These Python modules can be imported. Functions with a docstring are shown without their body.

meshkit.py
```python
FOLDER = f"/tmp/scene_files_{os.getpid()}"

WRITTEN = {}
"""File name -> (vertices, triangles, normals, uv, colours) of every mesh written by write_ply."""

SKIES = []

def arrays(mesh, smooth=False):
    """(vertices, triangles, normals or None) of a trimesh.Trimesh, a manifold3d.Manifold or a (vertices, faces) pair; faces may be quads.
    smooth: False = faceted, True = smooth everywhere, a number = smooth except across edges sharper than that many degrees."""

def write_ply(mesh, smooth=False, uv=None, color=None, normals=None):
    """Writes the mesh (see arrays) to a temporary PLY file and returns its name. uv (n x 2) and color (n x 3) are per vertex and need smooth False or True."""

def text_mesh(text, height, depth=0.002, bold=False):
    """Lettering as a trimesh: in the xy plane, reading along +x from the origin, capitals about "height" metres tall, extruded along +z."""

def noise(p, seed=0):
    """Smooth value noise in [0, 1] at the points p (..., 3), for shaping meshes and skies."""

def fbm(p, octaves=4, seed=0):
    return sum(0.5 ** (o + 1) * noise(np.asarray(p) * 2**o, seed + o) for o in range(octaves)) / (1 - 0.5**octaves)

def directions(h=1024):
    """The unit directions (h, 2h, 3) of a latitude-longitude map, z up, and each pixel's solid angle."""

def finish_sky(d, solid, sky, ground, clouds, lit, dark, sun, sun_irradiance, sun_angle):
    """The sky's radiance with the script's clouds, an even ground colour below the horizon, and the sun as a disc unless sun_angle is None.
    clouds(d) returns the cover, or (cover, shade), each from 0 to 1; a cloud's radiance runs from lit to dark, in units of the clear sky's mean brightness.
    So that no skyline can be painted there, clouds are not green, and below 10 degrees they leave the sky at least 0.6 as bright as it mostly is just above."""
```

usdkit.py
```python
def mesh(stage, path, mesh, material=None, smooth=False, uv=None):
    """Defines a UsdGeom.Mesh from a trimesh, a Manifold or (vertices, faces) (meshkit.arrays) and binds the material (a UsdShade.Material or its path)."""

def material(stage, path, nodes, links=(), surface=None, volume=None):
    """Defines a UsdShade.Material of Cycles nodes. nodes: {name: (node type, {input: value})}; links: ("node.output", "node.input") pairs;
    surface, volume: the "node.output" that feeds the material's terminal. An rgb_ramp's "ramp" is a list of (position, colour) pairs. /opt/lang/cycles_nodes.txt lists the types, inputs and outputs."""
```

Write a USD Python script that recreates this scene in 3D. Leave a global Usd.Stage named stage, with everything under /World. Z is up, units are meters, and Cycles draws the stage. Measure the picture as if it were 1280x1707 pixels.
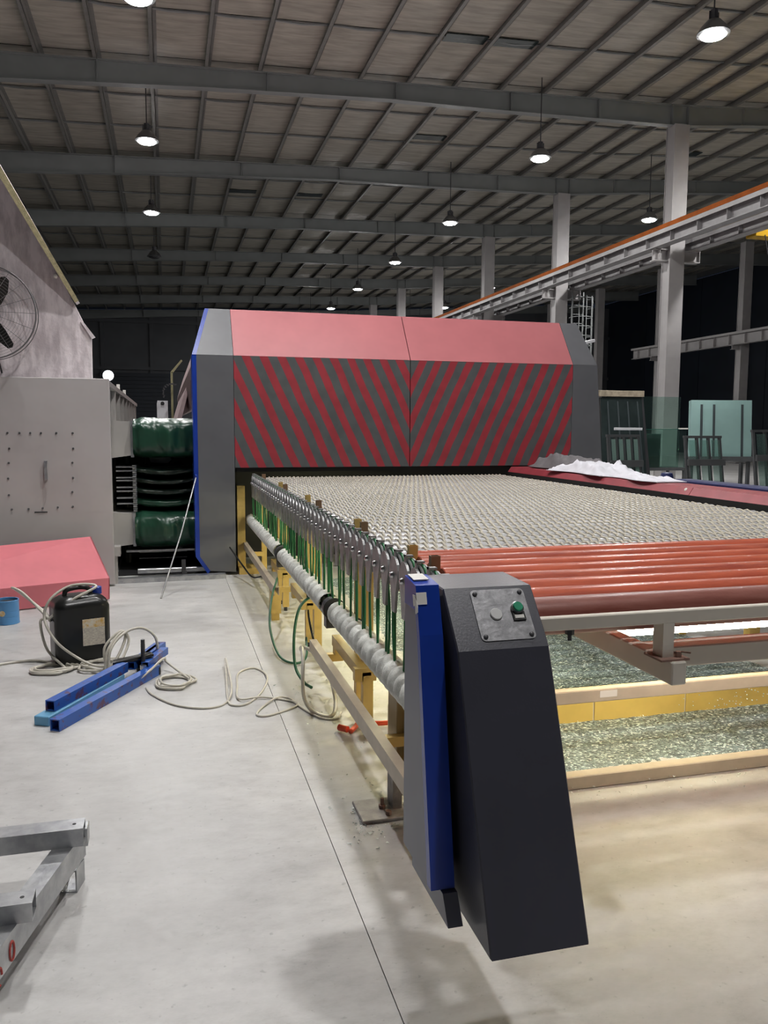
import math, random, numpy as np, trimesh, usdkit, meshkit
from pxr import Usd, UsdGeom, UsdShade, UsdLux, Gf, Sdf
from shapely.geometry import Polygon

random.seed(7); RNG = np.random.default_rng(7)
PI = math.pi
stage = Usd.Stage.CreateInMemory()
UsdGeom.SetStageUpAxis(stage, UsdGeom.Tokens.z); UsdGeom.SetStageMetersPerUnit(stage, 1.0)
UsdGeom.Xform.Define(stage, '/World'); UsdGeom.Scope.Define(stage, '/World/Looks')

# ------------------------------------------------------------------ camera, light, exposure
EXPOSURE = 0.48
LAMP_L = 400.0          # radiance of a high bay lamp's lens
TUBE_L = 40.0           # radiance of the tubes under the conveyor
CAM = dict(f=1352.71, yaw=-0.26237301, pitch=-0.10310385, roll=0.00466888, loc=(0, 0, 1.5))
def camera():
    y, p, r = CAM['yaw'], CAM['pitch'], CAM['roll']
    f = np.array([-math.sin(y)*math.cos(p), math.cos(y)*math.cos(p), math.sin(p)])
    a = np.cross(f, [0, 0, 1]); a /= np.linalg.norm(a); u = np.cross(a, f)
    a2 = math.cos(r)*a + math.sin(r)*u; u2 = -math.sin(r)*a + math.cos(r)*u
    c = UsdGeom.Camera.Define(stage, '/World/camera')
    m = Gf.Matrix4d(*a2, 0, *u2, 0, *(-f), 0, *CAM['loc'], 1)
    c.AddTransformOp().Set(m)
    c.CreateHorizontalApertureAttr(36.0); c.CreateVerticalApertureAttr(36.0*1707/1280)
    c.CreateFocalLengthAttr(36.0*CAM['f']/1280)
    c.CreateExposureAttr(EXPOSURE); c.CreateClippingRangeAttr(Gf.Vec2f(0.05, 500))
camera()
dome = UsdLux.DomeLight.Define(stage, '/World/night_sky')
dome.CreateIntensityAttr(0.004); dome.CreateColorAttr(Gf.Vec3f(0.5, 0.65, 1.0))

# ------------------------------------------------------------------ materials
L = '/World/Looks/'
def paint(name, col, rough=0.5, metal=0.0, var=0.0, scale=6.0, bump=0.0, spec=0.5, col2=None, bscale=60.0, stretch=(1, 1, 1), detail=4.0, lo=0.35, hi=0.65, coat=0.0):
    nodes = {'g': ('texture_coordinate', {}), 'p': ('principled_bsdf', {'base_color': col, 'roughness': rough, 'metallic': metal, 'specular_ior_level': spec, 'coat_weight': coat})}
    links = []
    if var or col2 is not None:
        c2 = col2 if col2 is not None else tuple(max(0, c*(1-var)) for c in col)
        nodes['m'] = ('mapping', {'scale': stretch})
        nodes['n'] = ('noise_texture', {'scale': scale, 'detail': detail, 'roughness': 0.6})
        nodes['r'] = ('rgb_ramp', {'ramp': [(lo, c2), (hi, col)]})
        links += [('g.object', 'm.vector'), ('m.vector', 'n.vector'), ('n.fac', 'r.fac'), ('r.color', 'p.base_color')]
    if bump:
        nodes['b'] = ('noise_texture', {'scale': bscale, 'detail': 3.0})
        nodes['u'] = ('bump', {'strength': bump, 'distance': 0.01})
        links += [('g.object', 'b.vector'), ('b.fac', 'u.height'), ('u.normal', 'p.normal')]
    return usdkit.material(stage, L+name, nodes, links, surface='p.BSDF')
def emit(name, col, strength):
    return usdkit.material(stage, L+name, {'e': ('emission', {'color': col, 'strength': strength})}, [], surface='e.emission')
def glass(name, tint, fac=0.12, rough=0.02):
    return usdkit.material(stage, L+name, {
        't': ('transparent_bsdf', {'color': tint}), 'g': ('glossy_bsdf', {'color': (0.9, 1, 0.97), 'roughness': rough}),
        'd': ('diffuse_bsdf', {'color': (0.34, 0.50, 0.45)}),
        'f': ('fresnel', {'IOR': 1.5}), 'm': ('mix_closure', {}), 'k': ('mix_closure', {'fac': fac})},
        [('t.BSDF', 'k.closure1'), ('d.BSDF', 'k.closure2'), ('k.closure', 'm.closure1'), ('g.BSDF', 'm.closure2'), ('f.fac', 'm.fac')], surface='m.closure')

M = {}
def build_materials():
    # concrete: cloudy grey with trowel streaks and small dark specks
    n = {'g': ('geometry', {}), 'a': ('noise_texture', {'scale': 0.9, 'detail': 6.0, 'roughness': 0.62}),
         'ra': ('rgb_ramp', {'ramp': [(0.3, (0.44, 0.43, 0.425)), (0.5, (0.53, 0.525, 0.52)), (0.72, (0.62, 0.61, 0.60))]}),
         'mp': ('mapping', {'scale': (2.8, 5.2, 1.0), 'rotation': (0, 0, 0.5)}), 'b': ('noise_texture', {'scale': 1.7, 'detail': 9.0, 'roughness': 0.74}),
         'rb': ('rgb_ramp', {'ramp': [(0.3, (0.76, 0.755, 0.75)), (0.5, (0.93, 0.93, 0.93)), (0.66, (1.04, 1.04, 1.04))]}),
         'c': ('noise_texture', {'scale': 38.0, 'detail': 2.0}), 'rc': ('rgb_ramp', {'ramp': [(0.25, (0.72, 0.72, 0.72)), (0.34, (1, 1, 1))]}),
         'x': ('mix_color', {'blend_type': 'multiply', 'fac': 1.0}), 'y': ('mix_color', {'blend_type': 'multiply', 'fac': 0.8}),
         'rr': ('rgb_ramp', {'ramp': [(0.3, (0.30, 0.30, 0.30)), (0.7, (0.58, 0.58, 0.58))]}),
         'u': ('bump', {'strength': 0.12, 'distance': 0.004}), 'p': ('principled_bsdf', {'specular_ior_level': 0.35})}
    usdkit.material(stage, L+'concrete', n, [('g.position', 'a.vector'), ('a.fac', 'ra.fac'), ('g.position', 'mp.vector'), ('mp.vector', 'b.vector'), ('b.fac', 'rb.fac'),
        ('g.position', 'c.vector'), ('c.fac', 'rc.fac'), ('ra.color', 'x.a'), ('rb.color', 'x.b'), ('x.result', 'y.a'), ('rc.color', 'y.b'), ('y.result', 'p.base_color'),
        ('b.fac', 'rr.fac'), ('rr.color', 'p.roughness'), ('b.fac', 'u.height'), ('u.normal', 'p.normal')], surface='p.BSDF')
    M['concrete'] = L+'concrete'
    # crushed glass bed: voronoi crumbs, grey green with pale sparkles
    n = {'g': ('geometry', {}), 'v': ('voronoi_texture', {'scale': 95.0}), 'n': ('noise_texture', {'scale': 2.2, 'detail': 5.0}),
         'r': ('rgb_ramp', {'ramp': [(0.0, (0.07, 0.10, 0.115)), (0.45, (0.20, 0.27, 0.30)), (0.8, (0.33, 0.43, 0.47)), (0.95, (0.85, 0.98, 1.0))]}),
         'rn': ('rgb_ramp', {'ramp': [(0.35, (0.72, 0.70, 0.66)), (0.6, (1, 1, 1))]}), 's': ('separate_color', {}),
         'x': ('mix_color', {'blend_type': 'multiply', 'fac': 1.0}), 'u': ('bump', {'strength': 0.8, 'distance': 0.01}), 'p': ('principled_bsdf', {'roughness': 0.3, 'specular_ior_level': 0.8})}
    usdkit.material(stage, L+'cullet', n, [('g.position', 'v.vector'), ('g.position', 'n.vector'), ('v.color', 's.color'), ('s.r', 'r.fac'), ('n.fac', 'rn.fac'),
        ('r.color', 'x.a'), ('rn.color', 'x.b'), ('x.result', 'p.base_color'), ('v.distance', 'u.height'), ('u.normal', 'p.normal')], surface='p.BSDF')
    M['cullet'] = L+'cullet'
    # hazard stripes painted on the two halves of the front panel, in the panel's own coordinates
    for side, sgn in (('left', 1), ('right', -1)):
        n = {'g': ('texture_coordinate', {}), 's': ('separate_xyz', {}), 'k': ('math', {'math_type': 'multiply', 'value2': 0.46*sgn}), 'a': ('math', {'math_type': 'add'}),
             'n': ('noise_texture', {'scale': 1.8, 'detail': 3.0}), 'ns': ('math', {'math_type': 'multiply', 'value2': 0.05}), 'a2': ('math', {'math_type': 'add'}),
             'd': ('math', {'math_type': 'divide', 'value2': 0.178}), 'f': ('math', {'math_type': 'fraction'}), 'ab': ('math', {'math_type': 'add', 'value2': 100.0}),
             'r': ('rgb_ramp', {'ramp': [(0.0, (0.095, 0.105, 0.108)), (0.03, (0.37, 0.035, 0.05)), (0.47, (0.37, 0.035, 0.05)), (0.52, (0.095, 0.105, 0.108))]}),
             'n2': ('noise_texture', {'scale': 7.0, 'detail': 5.0}), 'r2': ('rgb_ramp', {'ramp': [(0.35, (0.82, 0.82, 0.82)), (0.6, (1, 1, 1))]}),
             'x': ('mix_color', {'blend_type': 'multiply', 'fac': 1.0}), 'p': ('principled_bsdf', {'roughness': 0.5})}
        usdkit.material(stage, L+'stripes_'+side, n, [('g.object', 's.vector'), ('s.z', 'k.value1'), ('s.x', 'a.value1'), ('k.value', 'a.value2'),
            ('g.object', 'n.vector'), ('n.fac', 'ns.value1'), ('a.value', 'a2.value1'), ('ns.value', 'a2.value2'), ('a2.value', 'd.value1'), ('d.value', 'ab.value1'), ('ab.value', 'f.value1'), ('f.value', 'r.fac'),
            ('g.object', 'n2.vector'), ('n2.fac', 'r2.fac'), ('r.color', 'x.a'), ('r2.color', 'x.b'), ('x.result', 'p.base_color')], surface='p.BSDF')
        M['stripes_'+side] = L+'stripes_'+side
    for k, a in dict(
        concrete_low_bounce=dict(col=(0.13, 0.13, 0.128), rough=0.6, var=0.25, scale=0.8),
        ceiling_foil=dict(col=(0.42, 0.395, 0.34), rough=0.55, col2=(0.29, 0.272, 0.232), scale=1.3, stretch=(1, 6, 1), bump=0.25, bscale=5.0),
        rafter=dict(col=(0.215, 0.228, 0.228), rough=0.5, var=0.12, scale=1.5),
        purlin=dict(col=(0.19, 0.188, 0.178), rough=0.5, var=0.15),
        column=dict(col=(0.345, 0.33, 0.33), rough=0.5, var=0.12, scale=2),
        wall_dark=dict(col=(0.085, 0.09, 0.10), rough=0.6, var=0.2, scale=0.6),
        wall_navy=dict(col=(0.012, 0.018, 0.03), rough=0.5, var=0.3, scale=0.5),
        crane_white=dict(col=(0.30, 0.29, 0.295), rough=0.5, var=0.2, scale=3),
        crane_orange=dict(col=(0.31, 0.078, 0.012), spec=0.15, rough=0.8, var=0.25, scale=4),
        crane_yellow=dict(col=(0.45, 0.26, 0.01), rough=0.4),
        lamp_shell=dict(col=(0.30, 0.30, 0.31), rough=0.3, metal=0.9),
        dark_metal=dict(col=(0.05, 0.05, 0.055), rough=0.45, metal=0.2),
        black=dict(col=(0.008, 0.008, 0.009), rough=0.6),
        black_plastic=dict(col=(0.012, 0.013, 0.013), rough=0.3, var=0.3),
        red_paint_lit=dict(col=(0.50, 0.155, 0.17), rough=0.42, var=0.10, scale=2.5),  # stripe red made paler, the stronger light on the slope painted in
        red_tray=dict(col=(0.76, 0.21, 0.25), rough=0.45, var=0.12, scale=2.5),
        dark_red=dict(col=(0.33, 0.045, 0.06), rough=0.4, var=0.2),
        grey_paint=dict(col=(0.125, 0.128, 0.14), rough=0.42, var=0.10, scale=4),
        charcoal=dict(col=(0.055, 0.056, 0.074), rough=0.36, var=0.12, scale=5, bump=0.05, bscale=180),
        slate=dict(col=(0.17, 0.175, 0.22), rough=0.4, var=0.1, scale=4),
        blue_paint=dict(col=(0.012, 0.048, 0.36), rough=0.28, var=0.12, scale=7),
        blue_beam=dict(col=(0.03, 0.04, 0.13), rough=0.4, var=0.2),
        cream_steel=dict(col=(0.55, 0.47, 0.37), rough=0.42, var=0.14, scale=8),
        white_steel=dict(col=(0.66, 0.61, 0.53), rough=0.4, var=0.08, scale=6),
        yellow_steel=dict(col=(0.60, 0.42, 0.13), rough=0.4, var=0.15, scale=7),
        yellow_plate=dict(col=(0.66, 0.47, 0.13), rough=0.45, var=0.14, scale=5),
        copper_dark=dict(col=(0.48, 0.12, 0.065), rough=0.30, spec=0.35, col2=(0.31, 0.062, 0.04), scale=6.0, stretch=(1, 9, 9), lo=0.35, hi=0.65, bump=0.06, bscale=50),
        copper_dusty=dict(col=(0.27, 0.105, 0.085), rough=0.36, col2=(0.20, 0.06, 0.045), scale=5.0, stretch=(1, 9, 9), lo=0.35, hi=0.65, bump=0.06, bscale=50),
        copper_rubber=dict(col=(0.52, 0.12, 0.062), rough=0.27, spec=0.35, col2=(0.37, 0.08, 0.048), scale=5.0, stretch=(1, 9, 9), lo=0.32, hi=0.66, bump=0.06, bscale=50),
        roller_grey=dict(col=(0.47, 0.47, 0.475), rough=0.35, var=0.2, metal=0.2),
        rope=dict(col=(0.62, 0.57, 0.47), rough=0.7, var=0.25, scale=40),
        cast_iron=dict(col=(0.37, 0.375, 0.375), rough=0.38, metal=0.25, var=0.35, scale=22),
        bolt=dict(col=(0.55, 0.55, 0.56), rough=0.25, metal=0.9),
        belt_green=dict(col=(0.014, 0.155, 0.05), rough=0.35),
        shaft_wrap=dict(col=(0.74, 0.75, 0.71), rough=0.75, var=0.22, scale=18, bump=0.2, bscale=90),
        galvanised=dict(col=(0.55, 0.56, 0.57), rough=0.32, metal=0.75, col2=(0.36, 0.37, 0.39), scale=12, bump=0.06, bscale=30),
        rusty=dict(col=(0.30, 0.18, 0.14), rough=0.7, var=0.4, scale=20),
        cabinet=dict(col=(0.50, 0.475, 0.475), rough=0.42, col2=(0.44, 0.415, 0.415), scale=1.6),
        duct=dict(col=(0.46, 0.44, 0.42), rough=0.4, var=0.1, scale=3),
        hood_board=dict(col=(0.86, 0.78, 0.81), rough=0.8, col2=(0.60, 0.53, 0.56), scale=9.0, stretch=(1.6, 1, 0.45), bump=0.5, bscale=22, lo=0.38, hi=0.6),
        hood_roof=dict(col=(0.52, 0.46, 0.46), rough=0.7, var=0.1),
        foam_edge=dict(col=(0.62, 0.55, 0.33), rough=0.9, var=0.3, scale=40, bump=0.4),
        tarp=dict(col=(0.014, 0.062, 0.036), rough=0.33, var=0.3, scale=6),
        tarp_dark=dict(col=(0.010, 0.022, 0.016), rough=0.3, var=0.3, scale=8),
        hose_clear=dict(col=(0.60, 0.57, 0.50), rough=0.3, var=0.1, scale=30),
        hose_green=dict(col=(0.03, 0.13, 0.07), rough=0.35),
        hose_orange=dict(col=(0.85, 0.10, 0.04), rough=0.4),
        bar_blue=dict(col=(0.022, 0.10, 0.42), rough=0.35, col2=(0.10, 0.045, 0.10), scale=16, lo=0.36, hi=0.44),
        bar_pale=dict(col=(0.16, 0.42, 0.66), rough=0.4, var=0.1),
        can_blue=dict(col=(0.10, 0.30, 0.60), rough=0.35, var=0.1),
        paper=dict(col=(0.78, 0.76, 0.72), rough=0.8),
        label_yellow=dict(col=(0.68, 0.42, 0.09), rough=0.6, col2=(0.75, 0.70, 0.60), scale=40),
        label_print=dict(col=(0.70, 0.66, 0.56), rough=0.6, col2=(0.45, 0.40, 0.36), scale=70, stretch=(1, 1, 3)),
        cloth_white=dict(col=(0.72, 0.72, 0.78), rough=0.8, var=0.12),
        cloth_grey=dict(col=(0.20, 0.19, 0.20), rough=0.85, var=0.3),
        plate_alu=dict(col=(0.26, 0.26, 0.27), rough=0.42, metal=0.4, col2=(0.17, 0.17, 0.18), scale=60, bump=0.08),
        button_green=dict(col=(0.01, 0.25, 0.13), rough=0.25),
        plug_grey=dict(col=(0.50, 0.50, 0.50), rough=0.45),
        red_ink=dict(col=(0.42, 0.06, 0.05), rough=0.6),
        tab_brown=dict(col=(0.22, 0.13, 0.07), rough=0.5),
        pale_box=dict(col=(0.62, 0.63, 0.66), rough=0.5),
        rack_steel=dict(col=(0.075, 0.08, 0.085), rough=0.5, var=0.2),
        glass_stack=dict(col=(0.30, 0.47, 0.45), rough=0.18, var=0.08, scale=2),
        glass_edge=dict(col=(0.03, 0.16, 0.12), rough=0.12),
        strap=dict(col=(0.035, 0.05, 0.055), rough=0.6),
        wood=dict(col=(0.45, 0.38, 0.28), rough=0.7, var=0.4, scale=10),
        smoke_glass=dict(col=(0.03, 0.042, 0.042), rough=0.12, var=0.3, scale=3),
        hood_pink_sidelit=dict(col=(0.72, 0.56, 0.57), rough=0.5, var=0.12), dull_post=dict(col=(0.24, 0.225, 0.12), rough=0.5), fan_wire=dict(col=(0.16, 0.155, 0.16), rough=0.4, metal=0.3),
        foot_steel=dict(col=(0.40, 0.375, 0.36), rough=0.6, metal=0.15, var=0.35, scale=20), brown_leg=dict(col=(0.36, 0.27, 0.13), rough=0.45, var=0.2),
    ).items():
        M[k] = paint(k, **a)
    M['lens'] = emit('lens', (1.0, 0.985, 0.97), LAMP_L)
    M['tube'] = emit('tube', (1.0, 0.925, 0.56), TUBE_L)
    M['flood'] = emit('flood', (0.9, 0.95, 1.0), 60.0)
    M['pane'] = glass('pane', (0.80, 0.92, 0.88), 0.035)
    M['pane_dark'] = glass('pane_dark', (0.80, 0.90, 0.87), 0.11)
    M['pane_pale'] = glass('pane_pale', (0.75, 0.88, 0.83), 0.40)
    M['shard'] = paint('shard', (0.75, 0.80, 0.78), 0.15)
    M['batten'] = emit('batten', (1.0, 0.94, 0.80), 13.0)
build_materials()

# ------------------------------------------------------------------ mesh helpers
def box(x0, x1, y0, y1, z0, z1):
    m = trimesh.creation.box([x1-x0, y1-y0, z1-z0]); m.apply_translation([(x0+x1)/2, (y0+y1)/2, (z0+z1)/2]); return m
def cbox(x0, x1, y0, y1, z0, z1, c=0.004):
    pts = []
    for sx in (0, 1):
        for sy in (0, 1):
            for sz in (0, 1):
                p = np.array([(x0, x1)[sx], (y0, y1)[sy], (z0, z1)[sz]]); d = np.array([1-2*sx, 1-2*sy, 1-2*sz])*c
                for k in range(3):
                    q = p + d; q[k] = p[k]; pts.append(q)
    return trimesh.Trimesh(pts).convex_hull
def hull(pts): return trimesh.Trimesh(np.array(pts, float)).convex_hull
def cat(*ms):
    out = []
    for m in ms: out += list(m) if isinstance(m, (list, tuple)) else [m]
    return trimesh.util.concatenate(out)
def frame_of(d):
    d = d/np.linalg.norm(d); a = np.array([0, 0, 1.0]) if abs(d[2]) < 0.9 else np.array([1.0, 0, 0])
    u = np.cross(a, d); u /= np.linalg.norm(u); return u, np.cross(d, u)
def cyl(p0, p1, r, n=16, r1=None):
    p0, p1 = np.array(p0, float), np.array(p1, float); u, v = frame_of(p1-p0); r1 = r if r1 is None else r1
    t = np.arange(n)*2*PI/n; c = np.cos(t)[:, None]*u + np.sin(t)[:, None]*v
    V = np.vstack([p0+r*c, p1+r1*c, [p0], [p1]]); i = np.arange(n); j = (i+1) % n
    F = np.vstack([np.c_[i, j, j+n], np.c_[i, j+n, i+n], np.c_[j, i, np.full(n, 2*n)], np.c_[i+n, j+n, np.full(n, 2*n+1)]])
    return trimesh.Trimesh(V, F, process=False)
def tube(P, r, n=8, closed=False):
    P = np.array(P, float); k = len(P)
    T = (np.roll(P, -1, 0)-np.roll(P, 1, 0)) if closed else np.gradient(P, axis=0)
    T /= np.maximum(np.linalg.norm(T, axis=1, keepdims=True), 1e-9)
    u, _ = frame_of(T[0]); U = []
    for t in T:
        u = u - t*(u@t); u /= max(np.linalg.norm(u), 1e-9); U.append(u.copy())
    U = np.array(U); W = np.cross(T, U); a = np.arange(n)*2*PI/n
    rr = np.broadcast_to(np.asarray(r, float), (k,))[:, None, None]
    V = (P[:, None] + rr*(np.cos(a)[None, :, None]*U[:, None] + np.sin(a)[None, :, None]*W[:, None])).reshape(-1, 3)
    F = []; m = k if closed else k-1; i = np.arange(n); j = (i+1) % n
    for s in range(m):
        b, c = s*n, ((s+1) % k)*n; F += [np.c_[b+i, b+j, c+j], np.c_[b+i, c+j, c+i]]
    if not closed:
        V = np.vstack([V, P[:1], P[-1:]]); F += [np.c_[j, i, np.full(n, k*n)], np.c_[(k-1)*n+i, (k-1)*n+j, np.full(n, k*n+1)]]
    return trimesh.Trimesh(V, np.vstack(F), process=False)
def spline(P, n=10):
    P = np.array(P, float); Q = np.vstack([2*P[0]-P[1], P, 2*P[-1]-P[-2]]); out = []; t = np.linspace(0, 1, n, endpoint=False)[:, None]
    for i in range(len(P)-1):
        a, b, c, d = Q[i:i+4]
        out.append(0.5*(2*b + (c-a)*t + (2*a-5*b+4*c-d)*t**2 + (3*b-a-3*c+d)*t**3))
    return np.vstack(out+[P[-1:]])
def lathe(prof, n=24, axis='z', c=(0, 0, 0)):
    m = trimesh.creation.revolve(np.array(prof, float), sections=n)
    if axis == 'x': m.apply_transform(trimesh.transformations.rotation_matrix(PI/2, [0, 1, 0]))
    if axis == 'y': m.apply_transform(trimesh.transformations.rotation_matrix(-PI/2, [1, 0, 0]))
    m.apply_translation(c); return m
def prism_x(poly, x0, x1):     # polygon in (y, z), thick along x
    m = trimesh.creation.extrude_polygon(Polygon(poly), x1-x0, engine='earcut'); V = m.vertices
    return fixed(trimesh.Trimesh(np.c_[V[:, 2]+x0, V[:, 0], V[:, 1]], m.faces, process=False))
def prism_y(poly, y0, y1):     # polygon in (x, z), thick along y
    m = trimesh.creation.extrude_polygon(Polygon(poly), y1-y0, engine='earcut'); V = m.vertices
    return fixed(trimesh.Trimesh(np.c_[V[:, 0], V[:, 2]+y0, V[:, 1]], m.faces, process=False))
def prism_z(poly, z0, z1):
    m = trimesh.creation.extrude_polygon(Polygon(poly), z1-z0, engine='earcut'); m.apply_translation([0, 0, z0]); return m
def fixed(m):
    if m.volume < 0: m.invert()
    return m
def channel(p0, p1, w, h, t=0.004, up=True, open_side='down'):
    """A C section along p0-p1 (ground plane line), w wide, h tall; open downwards, to the side, or closed."""
    p0, p1 = np.array(p0, float), np.array(p1, float); Lg = np.linalg.norm(p1-p0); a = math.atan2(p1[1]-p0[1], p1[0]-p0[0])
    parts = [box(0, Lg, -w/2, w/2, h-t, h), box(0, Lg, -w/2, -w/2+t, 0, h-t), box(0, Lg, w/2-t, w/2, 0, h-t)]
    if open_side == 'none': parts.append(box(0, Lg, -w/2+t, w/2-t, 0, t))
    m = cat(parts); m.apply_transform(trimesh.transformations.rotation_matrix(a, [0, 0, 1])); m.apply_translation(p0); return m
def sheet(f, nu, nv, thick=0.0):
    """Grid sheet; f(u, v) -> (x, y, z) arrays for u, v in [0, 1]."""
    u, v = np.meshgrid(np.linspace(0, 1, nu), np.linspace(0, 1, nv), indexing='ij'); V = np.stack(f(u, v), -1).reshape(-1, 3)
    i = (np.arange(nu-1)[:, None]*nv + np.arange(nv-1)[None]).ravel(); F = np.vstack([np.c_[i, i+nv, i+nv+1], np.c_[i, i+nv+1, i+1]])
    if thick:
        k = len(V); V2 = V - [0, 0, thick]; F = np.vstack([F, F[:, ::-1]+k]); V = np.vstack([V, V2])
        for e in (np.arange(nv), (nu-1)*nv+np.arange(nv), np.arange(nu)*nv, np.arange(nu)*nv+nv-1):
            F = np.vstack([F, np.c_[e[:-1], e[1:], e[1:]+k], np.c_[e[:-1], e[1:]+k, e[:-1]+k]])
    return trimesh.Trimesh(V, F, process=False)
def rot(m, ang, axis, at=(0, 0, 0)):
    m = m.copy(); m.apply_transform(trimesh.transformations.rotation_matrix(ang, axis, at)); return m
def moved(m, d): m = m.copy(); m.apply_translation(d); return m

# ------------------------------------------------------------------ scene helpers
COUNT, ORIGIN = {}, {}
def numbered(parent, name):
    k = (parent, name); n = COUNT.get(k, 0); COUNT[k] = n+1
    return f'{parent}/{name}' + (f'_{n:03d}' if n else '')
def tag(p, label=None, cat=None, group=None, kind=None):
    for k, v in (('label', label), ('category', cat), ('group', group), ('kind', kind)):
        if v: p.SetCustomDataByKey(k, v)
    return p
def thing(name, label, cat, loc=(0, 0, 0), group=None, kind=None):
    path = numbered('/World', name); x = UsdGeom.Xform.Define(stage, path); x.AddTranslateOp().Set(Gf.Vec3d(*map(float, loc)))
    ORIGIN[path] = np.array(loc, float); return tag(x.GetPrim(), label, cat, group, kind)
def part(parent, name, mesh, mat, smooth=False, label=None, kind=None):
    """A mesh given in world coordinates, placed under its thing (or part)."""
    pp = str(parent.GetPath()); path = numbered(pp, name); o = ORIGIN[pp]; ORIGIN[path] = o
    m = mesh.copy(); m.apply_translation(-o)
    return tag(usdkit.mesh(stage, path, m, M[mat], smooth=smooth).GetPrim(), label, None, None, kind)
def solo(name, mesh, mat, label, cat, smooth=False, group=None, kind=None):
    path = numbered('/World', name); ORIGIN[path] = np.zeros(3)
    b = mesh.bounds; c = np.array([(b[0][0]+b[1][0])/2, (b[0][1]+b[1][1])/2, b[0][2]]); m = mesh.copy(); m.apply_translation(-c)
    g = usdkit.mesh(stage, path, m, M[mat], smooth=smooth); g.AddTranslateOp().Set(Gf.Vec3d(*map(float, c))); ORIGIN[path] = c
    return tag(g.GetPrim(), label, cat, group, kind)
def dup(root, loc, label, group=None, rz=0):
    was = root.GetCustomData(); base = root.GetName(); path = numbered('/World', base)
    x = UsdGeom.Xform.Define(stage, path); x.GetPrim().GetReferences().AddInternalReference(root.GetPath())
    ops = x.GetOrderedXformOps(); x.ClearXformOpOrder()
    op = x.AddTranslateOp(); op.Set(Gf.Vec3d(*map(float, loc)))
    if rz: x.AddRotateZOp().Set(math.degrees(rz))
    p = x.GetPrim(); p.SetInstanceable(True); return tag(p, label, was['category'], group or was.get('group'))
ORD = ['first', 'second', 'third', 'fourth', 'fifth', 'sixth', 'seventh', 'eighth', 'ninth', 'tenth']

# ------------------------------------------------------------------ the building
YB, Y0, BAY = 55.75, 18.55, 6.2
RY = [Y0 - 6.2*1] + [Y0 + BAY*k for k in range(7)]
def zt(x): return 9.064 + 0.0365*x if x <= 12.55 else 9.522 + 0.065*(x-12.55)
def depth(x): return float(np.interp(x, [-14, -3, 0.8, 5, 8, 12.55, 15.5, 20, 31], [0.8, 0.52, 0.42, 0.38, 0.45, 0.5, 0.42, 0.4, 0.6]))
def ibeam_y(x, y0, y1, zb, zt_, w=0.22, tf=0.02, tw=0.012):
    return cat(box(x-w/2, x+w/2, y0, y1, zb, zb+tf), box(x-w/2, x+w/2, y0, y1, zt_-tf, zt_), box(x-tw/2, x+tw/2, y0, y1, zb+tf, zt_-tf))

floor = thing('floor', 'pale grey trowelled concrete factory floor in large slabs', 'floor', kind='structure')
part(floor, 'sub_base', box(-16, 33, -9, 57, -0.30, -0.03), 'concrete')
xs = [-16, -5.45, 0.55, 6.55, 12.55, 18.55, 24.55, 33]
for i in range(len(xs)-1):
    for y0, y1 in ((-9, 7.85), (7.85, 20), (20, 57)):
        g = 0.0015
        part(floor, 'slab', box(xs[i]+g, xs[i+1]-g, y0+g, y1-g, -0.03, 0.0), 'concrete_low_bounce' if y0 == 20 and xs[i+1] < 12.6 else 'concrete')  # unseen far slabs darkened to cut bounce light on the far ceiling

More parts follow.
